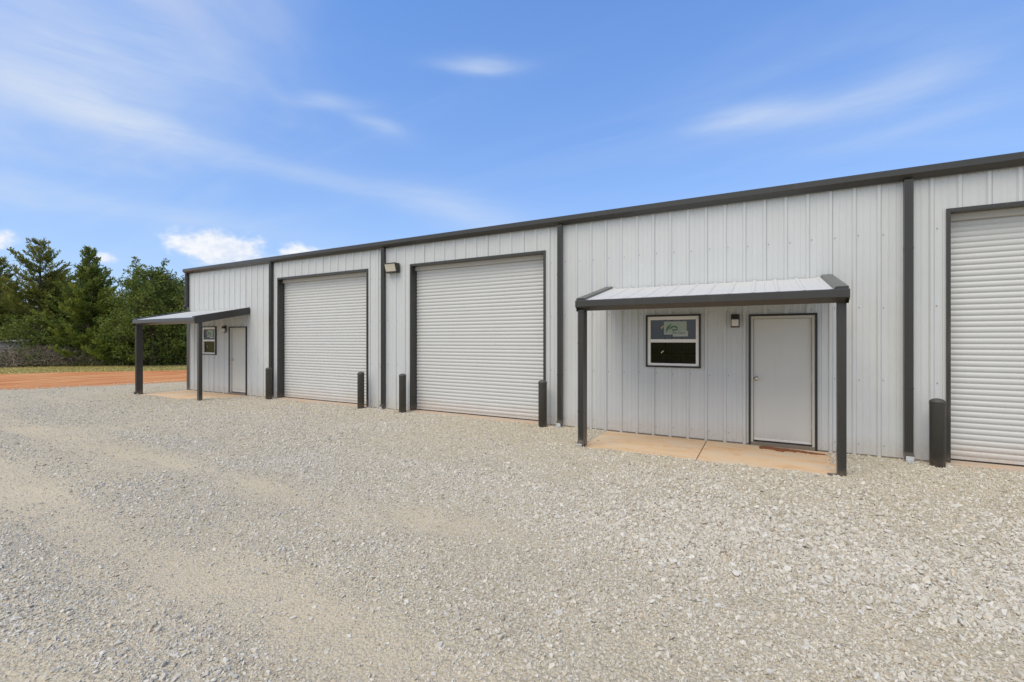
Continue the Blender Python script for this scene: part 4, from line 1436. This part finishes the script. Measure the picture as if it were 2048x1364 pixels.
# mown grass strip in front
lv = Leaves()
for k in range(26000):
    v = random.uniform(-9, 16)
    a = float(np.interp(v, [-9, -3, 1.0, 2.6, 5.0, 8.2, 15], [-52, -46.6, -43.0, -40.2, -37.4, -34.6, -30.5]))
    b_ = float(np.interp(v, GY, GX))
    q = random.random()
    a, va = tk(a, v)
    x = a + (b_ + 0.5 - a) * q
    lv.add((x, v + (va - v) * (1 - q), -0.085), (random.gauss(0, 0.5), random.gauss(0, 0.5), 1.0), random.uniform(0.03, 0.09), random.uniform(0.02, 0.05), random.random())
o = lv.build('grass', M['grass'])
tag(o, 'short yellow-green grass strip between the dirt and the trees', 'grass', kind='stuff')

# weathered shed half hidden at the left
t = empty('shed', (-47.3, 2.35, -0.085))
tag(t, 'weathered grey shed half hidden behind the brush pile at the left edge', 'shed')
t.rotation_euler = (0, 0, R(62))
MB().box(-1.3, 1.3, -0.8, 0.8, 0, 1.72).build('wall', M['shed'], t)
MB().prism_x([(-0.92, 1.722), (0.92, 1.90), (0.92, 1.95), (-0.92, 1.77)], -1.42, 1.42).build('roof', M['shed_roof'], t)
for k in range(4):
    MB().box(-1.2 + k * 0.75, -1.14 + k * 0.75, -0.825, -0.801, 0.02, 1.71).build('batten', M['shed'], t)

# ------------------------------------------------------------------ loose stones of the yard
proto = bpy.data.collections.new('stone_kinds')
for k in range(14):
    bm = bmesh.new()
    n = random.choice((9, 11, 13))
    ax = (1.0, random.uniform(0.68, 0.98), random.uniform(0.50, 0.80))
    for i in range(n):
        v = Vector((random.gauss(0, 1), random.gauss(0, 1), random.gauss(0, 1))).normalized() * random.uniform(0.82, 1.0)
        bm.verts.new((v.x * ax[0], v.y * ax[1], v.z * ax[2]))
    res = bmesh.ops.convex_hull(bm, input=bm.verts)
    for v in [v for v in bm.verts if not v.link_faces]:
        bm.verts.remove(v)
    bmesh.ops.recalc_face_normals(bm, faces=bm.faces)
    me = bpy.data.meshes.new('stone'); bm.to_mesh(me); bm.free()
    me.materials.append(M['stone'])
    proto.objects.link(bpy.data.objects.new('stone', me))


def scatter(n, x0, x1, y0, y1, smin, smax, med, keep_base, hold=0.95):
    x = rng.uniform(x0, x1, n); y = rng.uniform(y0, y1, n)
    f = fines_at(x, y)
    s = np.clip(med * np.exp(rng.normal(0, 0.42, n)), smin, smax) * (1 + 0.35 * coarse_at(x, y)) * (1 - 0.45 * f)
    clus = np.clip(0.55 + 1.6 * (fbm(x * 1.4 + 50, y * 1.9, 3) - 0.42), 0.5, 1.3)
    p = keep_base * np.clip(1.10 - hold * f, 0.05, 1) * clus
    ok = rng.random(n) < p
    sl = on_slab(x, y)
    ok &= (sl < rng.exponential(0.03, n))
    ok &= (y < -0.03) | (x < -18.1)
    ok &= x > yard_edge(y) + rng.normal(0, 0.35, n) - 0.1
    return x[ok], y[ok], s[ok]


sets = [
    scatter(130000, -7.0, 5.0, -8.0, -3.6, 0.005, 0.030, 0.0112, 1.0, 0.75),
    scatter(230000, -6.5, 4.8, -8.0, -3.8, 0.0036, 0.012, 0.0070, 1.0, 0.10),
    scatter(150000, -11.0, 5.5, -5.0, -0.02, 0.006, 0.030, 0.0118, 1.0, 0.70),
    scatter(120000, -9.0, 5.5, -5.2, -0.02, 0.004, 0.012, 0.0078, 1.0, 0.25),
    scatter(110000, -17.0, -6.0, -9.5, -0.02, 0.007, 0.030, 0.0120, 1.0, 0.8),
    scatter(55000, -25.5, -12.0, -12.0, 6.0, 0.011, 0.030, 0.0145, 0.8, 0.7),
    scatter(260, -7.0, 4.0, -8.0, -3.0, 0.018, 0.038, 0.024, 1.0, 0.6),
]
sx = np.concatenate([s[0] for s in sets]); sy = np.concatenate([s[1] for s in sets]); ss = np.concatenate([s[2] for s in sets])
sz = yard_h(sx, sy)
slabm = on_slab(sx, sy) > 0
sz = np.where(slabm, np.maximum(sz, FLOOR + 0.001), sz) + ss * rng.uniform(-0.15, 0.42, len(ss))
npt = len(sx)
me = bpy.data.meshes.new('gravel')
me.vertices.add(npt)
me.vertices.foreach_set('co', np.stack([sx, sy, sz], -1).reshape(-1).astype(np.float32))
rot = np.stack([rng.normal(0, 0.75, npt), rng.normal(0, 0.75, npt), rng.uniform(0, 6.283, npt)], -1)
scl = ss[:, None] * rng.uniform(0.75, 1.25, (npt, 3))
a = me.attributes.new('rot', 'FLOAT_VECTOR', 'POINT'); a.data.foreach_set('vector', rot.reshape(-1).astype(np.float32))
a = me.attributes.new('scl', 'FLOAT_VECTOR', 'POINT'); a.data.foreach_set('vector', scl.reshape(-1).astype(np.float32))
a = me.attributes.new('pick', 'INT', 'POINT'); a.data.foreach_set('value', rng.integers(0, 14, npt).astype(np.int32))
me.update()
gr = link('gravel', me)
tag(gr, 'loose pale crushed stones strewn over the yard', 'gravel', kind='stuff')
ng = bpy.data.node_groups.new('lay_stones', 'GeometryNodeTree')
ng.interface.new_socket('Geometry', in_out='INPUT', socket_type='NodeSocketGeometry')
ng.interface.new_socket('Geometry', in_out='OUTPUT', socket_type='NodeSocketGeometry')
gi = ng.nodes.new('NodeGroupInput'); go = ng.nodes.new('NodeGroupOutput')
ci = ng.nodes.new('GeometryNodeCollectionInfo'); ci.inputs['Collection'].default_value = proto
ci.inputs['Separate Children'].default_value = True; ci.inputs['Reset Children'].default_value = True
iop = ng.nodes.new('GeometryNodeInstanceOnPoints'); iop.inputs['Pick Instance'].default_value = True


def named(nm, typ):
    nd = ng.nodes.new('GeometryNodeInputNamedAttribute'); nd.data_type = typ; nd.inputs['Name'].default_value = nm
    return next(s for s in nd.outputs if s.enabled and s.name == 'Attribute')


e2r = ng.nodes.new('FunctionNodeEulerToRotation')
ng.links.new(named('rot', 'FLOAT_VECTOR'), e2r.inputs[0])
ng.links.new(gi.outputs[0], iop.inputs['Points'])
ng.links.new(ci.outputs[0], iop.inputs['Instance'])
ng.links.new(named('pick', 'INT'), iop.inputs['Instance Index'])
ng.links.new(e2r.outputs[0], iop.inputs['Rotation'])
ng.links.new(named('scl', 'FLOAT_VECTOR'), iop.inputs['Scale'])
ng.links.new(iop.outputs[0], go.inputs[0])
md = gr.modifiers.new('lay_stones', 'NODES'); md.node_group = ng
print('stones', npt)
